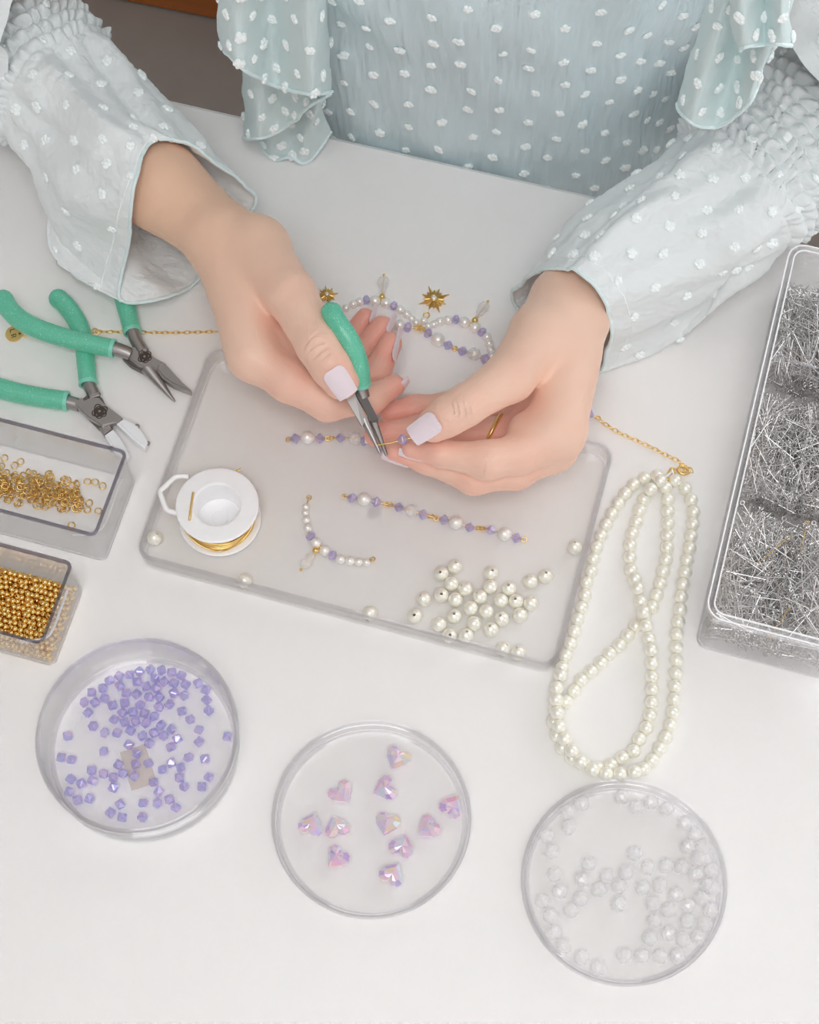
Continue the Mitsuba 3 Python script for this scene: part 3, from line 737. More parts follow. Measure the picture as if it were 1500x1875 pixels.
def star(k, u, v, R, ang, h):
    n = 16; v3, f = [[0, 0, R * .17]], []
    for i in range(2 * n):
        a = math.pi * i / n; rad = R * ((1.0 if i % 8 == 0 else .82 if i % 4 == 0 else .66) if i % 2 == 0 else .50)
        v3.append([rad * math.cos(a), rad * math.sin(a), R * (.05 if i % 2 == 0 else .02)])
    m = len(v3)
    v3 += [[x, y, -R * .05] for x, y, _ in v3[1:]] + [[0, 0, -R * .05]]
    for i in range(2 * n):
        j = (i + 1) % (2 * n); f += [(0, 1 + i, 1 + j), (1 + i, m + i, m + j), (1 + i, m + j, 1 + j), (m + 2 * n, m + j, m + i)]
    M = place(P(u, v, h), rot([0, 0, 1], math.radians(ang)))
    s = put('star_charm', moved(trimesh.Trimesh(v3, f, process=False), M), 'mat_brass', k)
    put('setting', moved(moved(torus(R * .2, R * .05, 18, 6), place([0, 0, R * .17])), M), 'mat_brass', s, smooth=True)
    put('stone', moved(moved(trimesh.creation.icosphere(2, R * .17), np.diag([1, 1, .6, 1])), M @ place([0, 0, R * .16])), 'mat_pearl_white', s, smooth=True)


nk = thing('beaded_necklace', 'gold chain necklace with pearls, lilac beads, star charms and crystal drops behind the hands', 'necklace')
strand(nk, [('p', 590, 570, 2.2, None), ('b', 597, 582, 2.9, None)])
strand(nk, [('p', 634, 564, 2.2, None), ('p', 647, 557, 2.3, None), ('p', 659, 552, 2.5, None), ('r', 671, 549, 2.9, None), ('p', 687, 551, 3.1, None), ('g', 700, 549, 1.2, 3), ('p', 707, 555, 3.0, None), ('r', 721, 560, 2.9, None), ('p', 733, 567, 2.5, None), ('p', 745, 575, 2.4, None), ('p', 754, 583, 2.0, None), ('p', 762, 590, 1.9, None), ('l', 769, 599, 1.4, 3)])
put('gold_ball', BALLS, None, nk, M=place(P(700, 543, .0035), None, .0017))
drop(nk, 700, 537, 703, 506, .003)
strand(nk, [('p', 776, 587, 2.2, None), ('p', 785, 597, 2.0, None), ('p', 795, 594, 2.2, None), ('p', 806, 589, 2.5, None), ('p', 821, 586, 2.6, None), ('r', 835, 585, 2.9, None), ('p', 851, 590, 3.1, None), ('g', 862, 594, 1.1, 3), ('p', 870, 600, 3.1, None), ('r', 883, 608, 3.0, None), ('p', 892, 617, 2.5, None), ('p', 896, 629, 2.5, None), ('p', 899, 641, 2.4, None), ('p', 901, 652, 2.2, None), ('l', 902, 661, 1.3, 2)])
put('gold_ball', BALLS, None, nk, M=place(P(870, 586, .0035), None, .0018))
drop(nk, 874, 580, 892, 554, .003)
strand(nk, [('p', 718, 590, 3.0, None), ('p', 732, 595, 3.2, None), ('r', 747, 599, 3.2, None), ('l', 762, 600, 1.5, 3), ('l', 768, 602, 1.6, 3), ('l', 774, 603, 1.5, 4), ('r', 784, 610, 3.0, None), ('p', 802, 622, 3.9, None), ('b', 821, 632, 3.0, None), ('l', 833, 638, 1.4, 2), ('b', 847, 643, 3.0, None), ('c', 868, 648, 3.9, None), ('b', 888, 657, 3.0, None), ('l', 900, 664, 1.4, 2)])
chain(nk, px([(902, 664), (960, 690), (1030, 722), (1066, 750)], .0012))
star(nk, 795, 548, .0092, 20, .0012)
put('wire_loop', LOOP, None, nk, M=place(P(781, 577, .0015), rot([1, 0, 0], .2), .0017))
star(nk, 599, 540, .0066, 10, .0012)
strand(nk, [('l', 1064, 750, 1.2, 2), ('b', 1079, 758, 3.0, None), ('l', 1095, 765, 1.5, 2)])
chain(nk, px([(1098, 769), (1130, 790), (1180, 813), (1222, 834), (1250, 850), (1254, 858)], .0014))
put('lobster_clasp', tube(curve(px([(1246, 866), (1243, 858), (1250, 853), (1258, 858), (1262, 864), (1254, 868)], .0025), 24, True), .0008, 8, True), 'mat_gold', nk, smooth=True)
put('jump_ring', LOOP, None, nk, M=place(P(1250, 857, .002), rot([1, 0, 0], .5), .002))
chain(nk, px([(1252, 852), (1262, 857), (1268, 865)], .002))
put('coil_end', tube(curve(px([(1224, 867), (1230, 858), (1236, 862), (1233, 868), (1239, 859), (1244, 864)], .003), 30), .0006, 6), 'mat_gold', nk, smooth=True)
chain(nk, px([(398, 607), (300, 609), (250, 608), (176, 607)], .0014), .0031, .00105)
put('jump_ring', LOOP, None, nk, M=place(P(174, 608, .002), rot([1, 0, 0], .4), .002))
chain(nk, px([(170, 609), (110, 614), (58, 613)], .0014), .0029, .001)
put('jump_ring', LOOP, None, nk, M=place(P(46, 611, .0018), rot([1, 0, 0], .3), .0017))
tg = put('gold_tag', moved(lathe([(0, .0010), (.0046, .0010), (.0049, .0007), (.0049, .0002), (.0046, 0), (0, 0)], 36), place(P(26, 612, .0003))), 'mat_gold_satin', nk, label='round gold tag stamped with the letters L R')
for ch, (u, v) in (('L', (17, 604)), ('R', (19.5, 613))):
    tm = meshkit.text_mesh(ch, .0029, .0002); put('letter', moved(tm, place(P(u, v, .0013), rot([0, 0, 1], math.radians(-68)))), 'mat_ink', tg)
put('tag_hole', moved(lathe([(0, .0002), (.0006, .0002), (.0007, 0)], 12), place(P(36, 611, .0012))), 'mat_ink', tg)

s1 = thing('bead_link_strip', 'short strip of lilac beads and one pearl linked by gold wire, under the pliers tip', 'bracelet')
TF = 1.7
strand(s1, [('l', 528, 805, 1.3, 2 + TF), ('b', 541, 803, 2.9, 2.9 + TF), ('p', 563, 801, 3.7, 3.7 + TF), ('b', 586, 803, 2.9, 2.9 + TF), ('l', 600, 803, 1.2, 2 + TF), ('l', 608, 802, 1.3, 2 + TF), ('b', 624, 802, 2.9, 2.9 + TF), ('c', 649, 803, 3.8, 3.8 + TF), ('b', 667, 807, 2.9, 2.9 + TF), ('l', 682, 812, 1.3, 2 + TF), ('b', 696, 818, 2.9, 2.9 + TF)])
s2 = thing('bead_link_strip', 'long strip of pearls, one clear bead and lilac beads lying on the tray', 'bracelet')
strand(s2, [('l', 630, 909, 1.2, 2 + TF), ('b', 645, 912, 2.9, 2.9 + TF), ('p', 667, 914, 3.7, 3.7 + TF), ('b', 689, 919, 2.9, 2.9 + TF), ('l', 706, 923, 1.3, 2 + TF), ('l', 715, 925, 1.4, 2 + TF), ('b', 731, 929, 2.9, 2.9 + TF), ('c', 753, 935, 3.8, 3.8 + TF), ('b', 775, 942, 2.9, 2.9 + TF), ('l', 790, 946, 1.4, 2 + TF), ('l', 799, 949, 1.3, 2 + TF), ('b', 813, 952, 2.9, 2.9 + TF), ('p', 835, 957, 3.7, 3.7 + TF), ('b', 860, 965, 2.9, 2.9 + TF), ('l', 876, 967, 1.3, 2 + TF), ('l', 884, 968, 1.5, 2 + TF), ('b', 899, 971, 2.9, 2.9 + TF), ('p', 924, 978, 3.8, 3.8 + TF), ('b', 946, 985, 2.9, 2.9 + TF), ('l', 960, 988, 1.4, 2 + TF)])
s3 = thing('bead_link_strip', 'curved strip of small pearls with a clear crystal drop, right of the wire spool', 'bracelet')
strand(s3, [('l', 566, 911, 1.3, 2 + TF), ('p', 560, 928, 1.9, 1.9 + TF), ('p', 559, 939, 1.9, 1.9 + TF), ('p', 561, 952, 2.3, 2.3 + TF), ('p', 564, 967, 2.4, 2.4 + TF), ('r', 569, 982, 2.9, 2.9 + TF), ('p', 579, 994, 3.0, 3 + TF), ('g', 587, 1002, 1.0, 3 + TF), ('p', 595, 1008, 3.0, 3 + TF), ('r', 609, 1017, 3.0, 3 + TF), ('p', 624, 1024, 2.6, 2.6 + TF), ('p', 641, 1027, 2.6, 2.6 + TF), ('p', 657, 1029, 2.3, 2.3 + TF), ('p', 671, 1030, 2.2, 2.2 + TF), ('l', 682, 1024, 1.4, 2 + TF)])
put('gold_ball', BALLS, None, s3, M=place(P(578, 1008, .0055), None, .0018))
put('wire_loop', LOOP, None, s3, M=place(P(583, 1004, .005), rot([1, 0, 0], .6), .0014))
drop(s3, 574, 1013, 553, 1041, .003, .005)
# ---------------------------------------------------------------- the person: signed distances, hands, blouse
def surface_nets(val, org, h):
    s = val < 0; nx, ny, nz = val.shape
    acc = np.zeros((nx - 1, ny - 1, nz - 1, 3), np.float32); cnt = np.zeros((nx - 1, ny - 1, nz - 1), np.float32)
    I = np.stack(np.meshgrid(np.arange(nx), np.arange(ny), np.arange(nz), indexing='ij'), -1)
    quads = []
    sl = lambda a, b, ax: tuple(slice(a, b) if k == ax else slice(None) for k in range(3))
    for ax in range(3):
        a, b = s[sl(None, -1, ax)], s[sl(1, None, ax)]
        e = np.argwhere(a != b)
        va = val[sl(None, -1, ax)][tuple(e.T)]; vb = val[sl(1, None, ax)][tuple(e.T)]
        p = e.astype(np.float32); p[:, ax] += va / (va - vb)
        o1, o2 = [k for k in range(3) if k != ax]
        ids = []
        for d1, d2 in ((0, 0), (-1, 0), (-1, -1), (0, -1)):
            c = e.copy(); c[:, o1] += d1; c[:, o2] += d2; ids.append(c)
        ok = np.all([(c >= 0).all(1) & (c < np.array(cnt.shape)).all(1) for c in ids], axis=0)
        for c in ids:
            c2, p2 = c[ok], p[ok]
            np.add.at(acc, tuple(c2.T), p2); np.add.at(cnt, tuple(c2.T), 1)
        q = np.stack([np.ravel_multi_index(c[ok].T, cnt.shape) for c in ids], 1)
        flip = a[tuple(e[ok].T)] == (ax != 1)
        q[~flip] = q[~flip][:, ::-1]
        quads.append(q)
    q = np.vstack(quads); used, inv = np.unique(q, return_inverse=True); inv = inv.reshape(q.shape)
    v = (acc.reshape(-1, 3)[used] / np.maximum(cnt.reshape(-1)[used], 1)[:, None]) * h + org
    m = trimesh.Trimesh(v, np.vstack([inv[:, [0, 1, 2]], inv[:, [0, 2, 3]]]), process=False)
    if m.volume < 0: m.invert()
    return m


def taubin(m, it, lam=.5, mu=.53):
    from scipy.sparse import coo_matrix, diags
    e = np.unique(np.sort(m.edges, axis=1), axis=0); n = len(m.vertices)
    A = coo_matrix((np.ones(2 * len(e)), (np.r_[e[:, 0], e[:, 1]], np.r_[e[:, 1], e[:, 0]])), (n, n)).tocsr()
    W = diags(1 / np.maximum(np.asarray(A.sum(1)).ravel(), 1)) @ A
    v = np.array(m.vertices)
    for _ in range(it):
        v = v + lam * (W @ v - v); v = v - mu * (W @ v - v)
    m.vertices = v


def cone(p, a, b, ra, rb):
    ab = (b - a).astype(np.float32); t = np.clip(((p - a.astype(np.float32)) @ ab) / (ab @ ab + 1e-12), 0, 1)
    d = p - a.astype(np.float32) - t[..., None] * ab
    return np.sqrt((d * d).sum(-1)) - (ra + t * (rb - ra))


def smin(a, b, k):
    h = np.maximum(k - np.abs(a - b), 0) / k
    return np.minimum(a, b) - h * h * k * .25


def J(u, v, h, r): return (P(u, v, h / 1000), r / 1000)


def hand_mesh(palm, fingers, thumb, step=.0012, kp=.010, kf=.007):
    allj = [j for b in palm for j in b] + [j for f in fingers for j in f] + list(thumb)
    lo = np.min([p - r - .004 for p, r in allj], axis=0); hi = np.max([p + r + .004 for p, r in allj], axis=0)
    n = np.ceil((hi - lo) / step).astype(int) + 1
    g = np.stack(np.meshgrid(*[lo[k] + np.arange(n[k]) * step for k in range(3)], indexing='ij'), -1).astype(np.float32)
    pd = None
    for (a, ra), (b, rb) in palm:
        d = cone(g, a, b, ra, rb); pd = d if pd is None else smin(pd, d, kp)
    out = pd
    for ch in fingers + [thumb]:
        fd = None
        for (a, ra), (b, rb) in zip(ch[:-1], ch[1:]):
            d = cone(g, a, b, ra, rb); fd = d if fd is None else smin(fd, d, .004)
        out = np.minimum(out, smin(pd, fd, .0045 if ch is thumb else kf))
    return surface_nets(out, lo, step)


# right hand of the person (left in the photo), holding the pliers
Rw = dict(i=J(405, 440, 62, 15), m=J(400, 440, 52, 14.5), r=J(402, 432, 44, 14), p=J(408, 425, 38, 13))
R_index = [J(462, 652, 60, 12.2), J(530, 697, 58, 11.2), J(600, 737, 52, 9.6), J(678, 731, 46, 7.8), J(722, 706, 42, 6.0)]
R_mid = [J(455, 632, 45, 12), J(590, 700, 29, 9.5), J(686, 688, 25, 8.2), J(715, 629, 30, 6.4)]
R_ring = [J(462, 605, 31, 11.5), J(575, 662, 19, 9.3), J(664, 648, 19, 8.0), J(699, 599, 25, 6.5)]
R_pinky = [J(478, 575, 22, 10.5), J(570, 632, 13, 8.4), J(643, 622, 14, 7.2), J(669, 582, 19, 5.6)]
R_thumb = [J(468, 452, 68, 16.5), J(532, 540, 80, 13.2), J(585, 632, 83, 11.6), J(606, 668, 80, 10.8), J(624, 698, 77, 9.6)]
R_palm = [(J(-60, 50, 54, 28), J(150, 225, 52, 21.5)), (J(150, 225, 52, 21.5), J(288, 338, 58, 22)), (J(288, 338, 58, 22), J(395, 425, 58, 18.5)),
          (J(300, 345, 56, 20), J(405, 430, 46, 16)),
          (Rw['i'], R_index[0]), (Rw['m'], R_mid[0]), (Rw['r'], R_ring[0]), (Rw['p'], R_pinky[0]), (J(400, 430, 62, 16), R_thumb[0]), (J(482, 470, 64, 15), J(458, 612, 60, 11.5)), (J(486, 550, 54, 11), J(538, 655, 48, 10)), (J(538, 655, 48, 10), J(588, 710, 48, 8)),
          (J(455, 470, 52, 14), J(470, 590, 42, 11))]
# left hand of the person (right in the photo), holding the bead
L_index = [J(1022, 795, 60, 12.5), J(950, 832, 60, 10.2), J(892, 843, 62, 9.8), J(808, 831, 61, 6.6), J(752, 822, 59, 4.7)]
L_mid = [J(1012, 820, 44, 12), J(945, 862, 44, 9.6), J(868, 872, 44, 9.4), J(782, 843, 46, 6.8), J(720, 826, 48, 5.0)]
L_ring = [J(995, 795, 31, 11.5), J(860, 795, 29, 9.2), J(768, 790, 30, 8.2), J(690, 796, 33, 6.8)]
L_pinky = [J(975, 765, 22, 10.5), J(822, 745, 19, 7.8), J(760, 748, 20, 7.1), J(716, 756, 21, 6.2)]
L_thumb = [J(992, 612, 70, 16.5), J(934, 690, 80, 12.8), J(850, 744, 84, 10.2), J(820, 762, 81, 9.8), J(795, 778, 77, 9.0)]
L_palm = [(J(1640, 160, 60, 31), J(1400, 300, 54, 25)), (J(1400, 300, 54, 25), J(1180, 455, 57, 21.5)), (J(1180, 455, 57, 21.5), J(1042, 552, 60, 19)), (J(1190, 470, 50, 20), J(1050, 562, 48, 17.5)),
          (J(1055, 585, 62, 16), L_index[0]), (J(1055, 590, 52, 15), L_mid[0]), (J(1050, 585, 44, 14), L_ring[0]), (J(1045, 580, 38, 13), L_pinky[0]),
          (J(1035, 560, 62, 18), L_thumb[0]), (J(1035, 650, 62, 15), J(1022, 770, 60, 12)), (J(1010, 790, 60, 11), J(960, 787, 58, 8.5)), (J(1000, 640, 52, 14), J(985, 760, 36, 12))]
MR = hand_mesh(R_palm, [R_index, R_mid, R_ring, R_pinky], R_thumb)
ML = hand_mesh(L_palm, [L_index, L_mid, L_ring, L_pinky], L_thumb)

# trunk, shoulders, upper arms, neck and head carry the arms (nearly all of it under the blouse or above the frame)
EDGE = P(797, 286)                                         # middle of the trunk at the table's far edge
BX, BY = TD, TN


def B(x, y, z): return EDGE + BX * x + BY * y + np.array([0, 0, z])


elR, elL = P(-60, 50, .056), P(1640, 160, .060)
shR, shL = B(-.175, .13, .335), B(.175, .13, .335)
g_lo, g_hi, st_ = np.minimum(B(-.36, -.05, -.22), B(.36, .3, .75)) - .05, np.maximum(B(-.36, -.05, -.22), B(.36, .3, .75)) + .08, .010
gn = np.ceil((g_hi - g_lo) / st_).astype(int)
G = np.stack(np.meshgrid(*[g_lo[k] + np.arange(gn[k]) * st_ for k in range(3)], indexing='ij'), -1).astype(np.float32)
bd = None
for a, b, ra, rb in ((B(-.06, .105, -.16), B(-.05, .115, .12), .092, .088), (B(.06, .105, -.16), B(.05, .115, .12), .092, .088), (B(-.06, .115, .1), B(-.08, .13, .27), .085, .075), (B(.06, .115, .1), B(.08, .13, .27), .085, .075),
                     (B(0, .13, .28), shR, .07, .05), (B(0, .13, .28), shL, .07, .05), (shR, elR, .050, .031), (shL, elL, .050, .032), (B(0, .14, .30), B(0, .15, .42), .058, .05),
                     (B(0, .15, .47), B(0, .165, .53), .068, .085), (B(0, .115, .44), B(0, .125, .50), .045, .06)):
    d = cone(G, a, b, ra, rb); bd = d if bd is None else smin(bd, d, .03)
MB = surface_nets(bd, g_lo, st_)
body = cat([MR, ML, MB])
taubin(body, 8)
v = body.vertices
SK, RED, TAN = np.array([.80, .545, .425]), np.array([.78, .375, .30]), np.array([.73, .465, .325])
w = np.zeros(len(v))
for ch, s in ((R_index, 1), (R_mid, 1.3), (R_ring, 1.4), (R_pinky, 1.4), (L_index, .8), (L_mid, 1), (L_ring, 1.2), (L_pinky, 1.2), (R_thumb, .5), (L_thumb, .5)):
    tip = ch[-1][0]; w = np.maximum(w, s * np.exp(-(np.linalg.norm(v - tip, axis=1) / .020) ** 2))
    for p, r in ch[1:-1]: w = np.maximum(w, .55 * s * np.exp(-(np.linalg.norm(v - p, axis=1) / (r * 1.5)) ** 2))
for q in (P(930, 770, .03), P(700, 660, .025), P(700, 600, .02), P(740, 770, .025), P(850, 770, .03)): w = np.maximum(w, .75 * np.exp(-(np.linalg.norm(v - q, axis=1) / .035) ** 2))
n_ = meshkit.fbm(v * 90, 3, 3) - .5
w = np.clip(w + n_ * .35, 0, 1)[:, None]
tan = np.clip(1 - np.linalg.norm(v - P(290, 340, .065), axis=1) / .11, 0, 1)[:, None]
col = (SK * (1 - tan) + TAN * tan) * (1 - w) + RED * w

creases = []                                               # fine skin folds: centre line, half width, depth weight


def fold(pts, h): creases.append(np.array([P(u, v, h / 1000) for u, v in pts]))


for pts in ([(553, 640), (562, 628), (575, 620), (588, 618)], [(556, 648), (566, 640), (578, 634), (592, 630)], [(562, 657), (576, 650), (590, 643), (602, 637)], [(556, 634), (570, 622), (585, 614), (596, 613)], [(566, 664), (580, 660), (594, 652), (604, 646)]): fold(pts, 93)
for pts in ([(831, 731), (836, 742), (839, 753), (840, 762)], [(838, 728), (846, 738), (851, 750), (853, 765)], [(843, 722), (854, 730), (861, 745), (862, 760)], [(826, 738), (829, 748), (831, 757)]): fold(pts, 92)
for pts in ([(588, 762), (598, 764), (610, 765)], [(592, 756), (601, 758), (612, 759)]): fold(pts, 56)
fold([(488, 542), (502, 572), (522, 610), (545, 648), (568, 684), (594, 710)], 66); fold([(958, 726), (975, 722), (992, 722)], 66); fold([(955, 735), (975, 733), (995, 738)], 64); fold([(952, 744), (968, 752), (985, 768)], 56); fold([(878, 812), (885, 830), (887, 850), (884, 872)], 68); fold([(882, 816), (890, 832), (892, 850)], 69)


def skin_bump(p, n, uv):
    d = mi.Float(0)
    for c in creases:
        for a, b in zip(c[:-1], c[1:]):
            ab = mi.Vector3f((b - a).tolist()); ap = mi.Vector3f(p) - mi.Vector3f(a.tolist())
            t = dr.clip(dr.dot(ap, ab) / dr.dot(ab, ab), 0, 1); q = ap - ab * t
            q2 = dr.squared_norm(mi.Vector2f(q.x, q.y)) + .02 * dr.square(q.z)
            d = dr.maximum(d, dr.exp(-q2 / (.00055 ** 2)))
    return -d * .6 + .10 * noise(p.x * 900, p.y * 900, p.z * 900) + .16 * noise(p.x * 350, p.y * 350, p.z * 350)


scene['mat_skin'] = {'type': 'bumpmap', 'scale': 0.0008, 'arbitrary': proc(skin_bump, 2e-4), 'bsdf': {'type': 'twosided', 'bsdf': {'type': 'principled', 'base_color': {'type': 'mesh_attribute', 'name': 'vertex_color'}, 'roughness': .46, 'specular': .38, 'sheen': .25}}}
mat('mat_nail', base_color=rgb(.74, .635, .68), roughness=.18, specular=.6, clearcoat=.8)
person = put('person', body, 'mat_skin', label='person in a pale mint dotted blouse working with both hands at the table', cat='person', smooth=True, color=col)


def nail(center, axis, normal, L, W, R, over=.45):
    """A curved painted nail: axis towards the fingertip, normal out of the nail bed."""
    d = unit(axis); n = unit(np.asarray(normal) - np.dot(normal, d) * d); b = np.cross(n, d)
    am = min(W / 2 / R, 1.35); U, V = np.meshgrid(np.linspace(-1, 1, 11), np.linspace(-1, 1, 13))
    wid = am * np.where(V < -.55, np.sqrt(np.clip(1 - ((V + .55) / .47) ** 2 * .75, 0, 1)), 1 - .06 * np.clip(V, 0, 1))
    A = U * wid; pull = np.where(V > .7, (V - .7) * .06 * U * U, 0)
    out = []
    for off in (0, -.0006):
        rr = R + off - .0006 * np.clip(V, 0, 1) ** 2
        pos = center + ((V - pull) * L / 2)[..., None] * d + ((rr * np.cos(A)) - R)[..., None] * n + (rr * np.sin(A))[..., None] * b
        out.append(pos.reshape(-1, 3))
    f = grid_faces(13, 11, False); N = 143
    edge = [i for i in range(11)] + [i * 11 + 10 for i in range(1, 13)] + [132 + i for i in range(9, -1, -1)] + [i * 11 for i in range(11, 0, -1)]
    e = np.array(edge); e2 = np.roll(e, -1)
    m = trimesh.Trimesh(np.vstack(out), np.vstack([f, f[:, ::-1] + N, np.stack([e, e + N, e2], 1), np.stack([e2, e + N, e2 + N], 1)]), process=False)
    m.fix_normals(); put('fingernail', m, 'mat_nail', person, smooth=40)


CAM = np.array([0, 0, TZ + CAMH])
view = lambda p: unit(CAM - p)


def nail_px(base, tip, hb, ht, W, R, lean=(0, 0, 0)):
    a, b = P(*base, hb / 1000), P(*tip, ht / 1000); c = (a + b) / 2
    nail(c, b - a, view(c) + np.asarray(lean), np.linalg.norm(b - a), W / 1000, R / 1000)


nail_px((607, 677), (640, 726), 91, 82, 13.2, 9.6)                      # thumbs
nail_px((801, 769), (752, 802), 90.5, 82, 13.0, 9.2)


def nail_side(base, tip, hb, ht, W, R, n):
    """A long nail on the far side of a fingertip; n is the way its face points."""
    a, b = P(*base, hb / 1000), P(*tip, ht / 1000); nail((a + b) / 2, b - a, n, np.linalg.norm(b - a), W / 1000, R / 1000)


VW = view(P(720, 660, .03))
nail_side((727, 722), (752, 698), 44, 43, 8.0, 5.4, .26 * VW + [.70, -.62, 0])
nail_side((724, 662), (738, 604), 33, 33, 8.8, 6.0, .18 * VW + [.98, -.05, 0])
nail_side((712, 613), (729, 577), 28, 27, 8.4, 5.8, .2 * VW + [.97, -.1, 0])
nail_side((681, 596), (693, 562), 22, 22, 7.4, 5.2, .2 * VW + [.97, -.1, 0])
nail_side((778, 844), (729, 832), 57, 57, 8.4, 5.4, .25 * VW + [.0, -.97, 0])
nail_side((748, 854), (698, 838), 46, 47, 8.6, 5.8, .25 * VW + [-.1, -.97, 0])
nail_side((702, 808), (668, 808), 31, 31, 8.0, 5.6, .5 * VW + [-.2, -.9, 0])
# ring on the ring finger
ra_, rb_ = L_ring[0][0], L_ring[1][0]; rc = P(902, 792, .030)
put('finger_ring', moved(torus(.0107, .0011, 40, 8), place(rc, frame(unit(rb_ - ra_) + [0, .45, .15]))), 'mat_gold', person, smooth=True, label='thin gold ring on the hidden ring finger')

# ---------------------------------------------------------------- blouse
CLOTH = (.64, .75, .785)


def crinkle(p, n, uv):
    x = p.x * TD[0] + p.y * TD[1]; y = p.x * TN[0] + p.y * TN[1]
    return .6 * noise(x * 620 + 3 * noise(p.z * 60, x * 40, 0), p.z * 45, y * 60) + .4 * noise(p.x * 1500, p.y * 1500, p.z * 1500)


def crinkle2(p, n, uv): return .55 * fbm(p.x * 170, p.y * 170, p.z * 170) + .45 * noise(p.x * 1300, p.y * 1300, p.z * 1300)


scene['mat_blouse'] = {'type': 'bumpmap', 'scale': .0016, 'arbitrary': proc(crinkle, 3e-4), 'bsdf': {'type': 'twosided', 'bsdf': {'type': 'principled', 'base_color': rgb(CLOTH), 'roughness': .75, 'specular': .2, 'sheen': .5}}}
scene['mat_sleeve'] = {'type': 'bumpmap', 'scale': .0012, 'arbitrary': proc(crinkle2, 3e-4), 'bsdf': {'type': 'principledthin', 'base_color': rgb(.88, .915, .92), 'roughness': .7, 'diff_trans': .2, 'spec_trans': .06, 'sheen': .4}}
mat('mat_tuft', base_color=rgb(.86, .91, .91), roughness=.9, sheen=.5)
mat('mat_hem', base_color=rgb(.68, .80, .81), roughness=.8, sheen=.4)
blouse = tag(key('person__blouse'), label='pale mint blouse with white tufted dots and ruffles')
tuft = []
for s in range(3):
    rs = np.random.RandomState(40 + s); b = []
    for a in range(5):
        q = a * 1.2566 + rs.rand() * .6; m = trimesh.creation.icosphere(1, .0014 + rs.rand() * .0004); m.vertices *= [1, 1, .75]
        m.vertices += rs.randn(*m.vertices.shape) * .00016; b.append(moved(m, place([.0016 * math.cos(q), .0016 * math.sin(q), .0007])))
    m = trimesh.creation.icosphere(1, .0013); b.append(moved(m, place([0, 0, .0010]))); tuft.append(ply(cat(b), 'mat_tuft', True))
TUFTS = [0]


def sheet(name, V, mat_, closed, parent=blouse, thick=.0005, dots=None, smooth=True, seed=0, label=None):
    """A cloth from an (n, k, 3) grid of points; dots = (rows, columns, first row, last row, filter) puts tufts on its outside."""
    n, k = V.shape[:2]; f = grid_faces(n, k, closed)
    m = trimesh.Trimesh(V.reshape(-1, 3), f, process=False); N = np.array(m.vertex_normals).reshape(n, k, 3)
    vv = np.vstack([V.reshape(-1, 3), (V - N * thick).reshape(-1, 3)]); M0 = n * k
    def rail(a): a = np.asarray(a); return np.vstack([np.stack([a[:-1], a[:-1] + M0, a[1:]], 1), np.stack([a[1:], a[:-1] + M0, a[1:] + M0], 1)])
    idx = np.arange(M0).reshape(n, k); ff = [f, f[:, ::-1] + M0]
    for r in (idx[0][::-1], idx[-1]): ff.append(rail(np.r_[r, r[0]] if closed else r))
    if not closed: ff += [rail(idx[:, 0]), rail(idx[:, -1][::-1])]
    kk = put(name, trimesh.Trimesh(vv, np.vstack(ff), process=False), mat_, parent, smooth=55, label=label)
    if dots:
        rs = np.random.RandomState(seed); rows, cols, i0, i1, keep = dots
        for a in range(rows):
            for b in range(cols):
                i = i0 + (i1 - i0) * (a + .5 + rs.uniform(-.07, .07)) / rows; j = (b + (a % 2) * .5 + rs.uniform(-.08, .08)) / cols * (k if closed else k - 1)
                i, j = int(round(i)) % n, int(round(j)) % k
                p, nn = V[i, j], N[i, j]
                if keep and not keep(p, nn): continue
                put('tuft', tuft[rs.randint(3)], None, kk, M=place(p, frame(nn, rs.randn(3)), rs.uniform(.85, 1.15))); TUFTS[0] += 1
    return kk, N


def seen(p, n):
    """On the camera's side and inside the photograph (the builder's cut: tufts nobody sees are not made)."""
    q = p - CAM; z = q @ FWD; u, v = 750 + FPX * q[0] / z, 937.5 - FPX * (q @ UPV) / z
    return -60 < u < 1560 and -260 < v < 1900 and np.dot(n, unit(CAM - p)) > -.1


# bodice: rings around the trunk
NB, KB = 240, 760
zs = np.linspace(-.24, .325, NB); th = np.linspace(0, 2 * np.pi, KB + 1)[:-1]
W_ = PchipInterpolator([-.24, -.1, 0, .1, .18, .30], [.168, .150, .146, .148, .156, .165])(zs)
D_ = PchipInterpolator([-.24, -.1, 0, .1, .18, .30], [.120, .108, .104, .106, .116, .12])(zs)
F_ = PchipInterpolator([-.24, -.1, 0, .08, .16, .30], [.115, .112, .1085, .100, .090, .10])(zs)
V = np.zeros((NB, KB, 3))
for i, z in enumerate(zs):
    c, s = np.cos(th), np.sin(th); e = .78
    x = W_[i] * c * (1.18 - .18 * c * c); y = F_[i] + D_[i] * np.sign(s) * np.abs(s) ** .9
    wr = .0022 * np.sin(th * 9 + 5 * z * 10) * np.sin(z * 23 + th * 2) + .0012 * np.sin(th * 23 + z * 30)
    x = x + wr * c; y = y + wr * s
    V[i] = EDGE + x[:, None] * BX + y[:, None] * BY + np.array([0, 0, 1.0]) * z
O_ = V - (EDGE + BY * .105); O_[..., 2] = 0; O_ /= np.linalg.norm(O_, axis=2, keepdims=True) + 1e-9
tt = np.broadcast_to(th * .15, (NB, KB)); zz = np.broadcast_to(zs[:, None], (NB, KB))
cr = meshkit.noise(np.stack([tt * 620 + 4 * meshkit.noise(np.stack([tt * 40, zz * 25, zz * 0], -1), 3), zz * 28, zz * 0], -1), 5) - .5
cr2 = meshkit.noise(np.stack([tt * 1000, zz * 70, zz * 0], -1), 9) - .5
V = V + O_ * (cr * .0014 + cr2 * .0010)[..., None]
sheet('bodice', V, 'mat_blouse', True, dots=(36, 30, 0, NB - 1, lambda p, n: p[2] > TZ - .03 and seen(p, n)), seed=1)


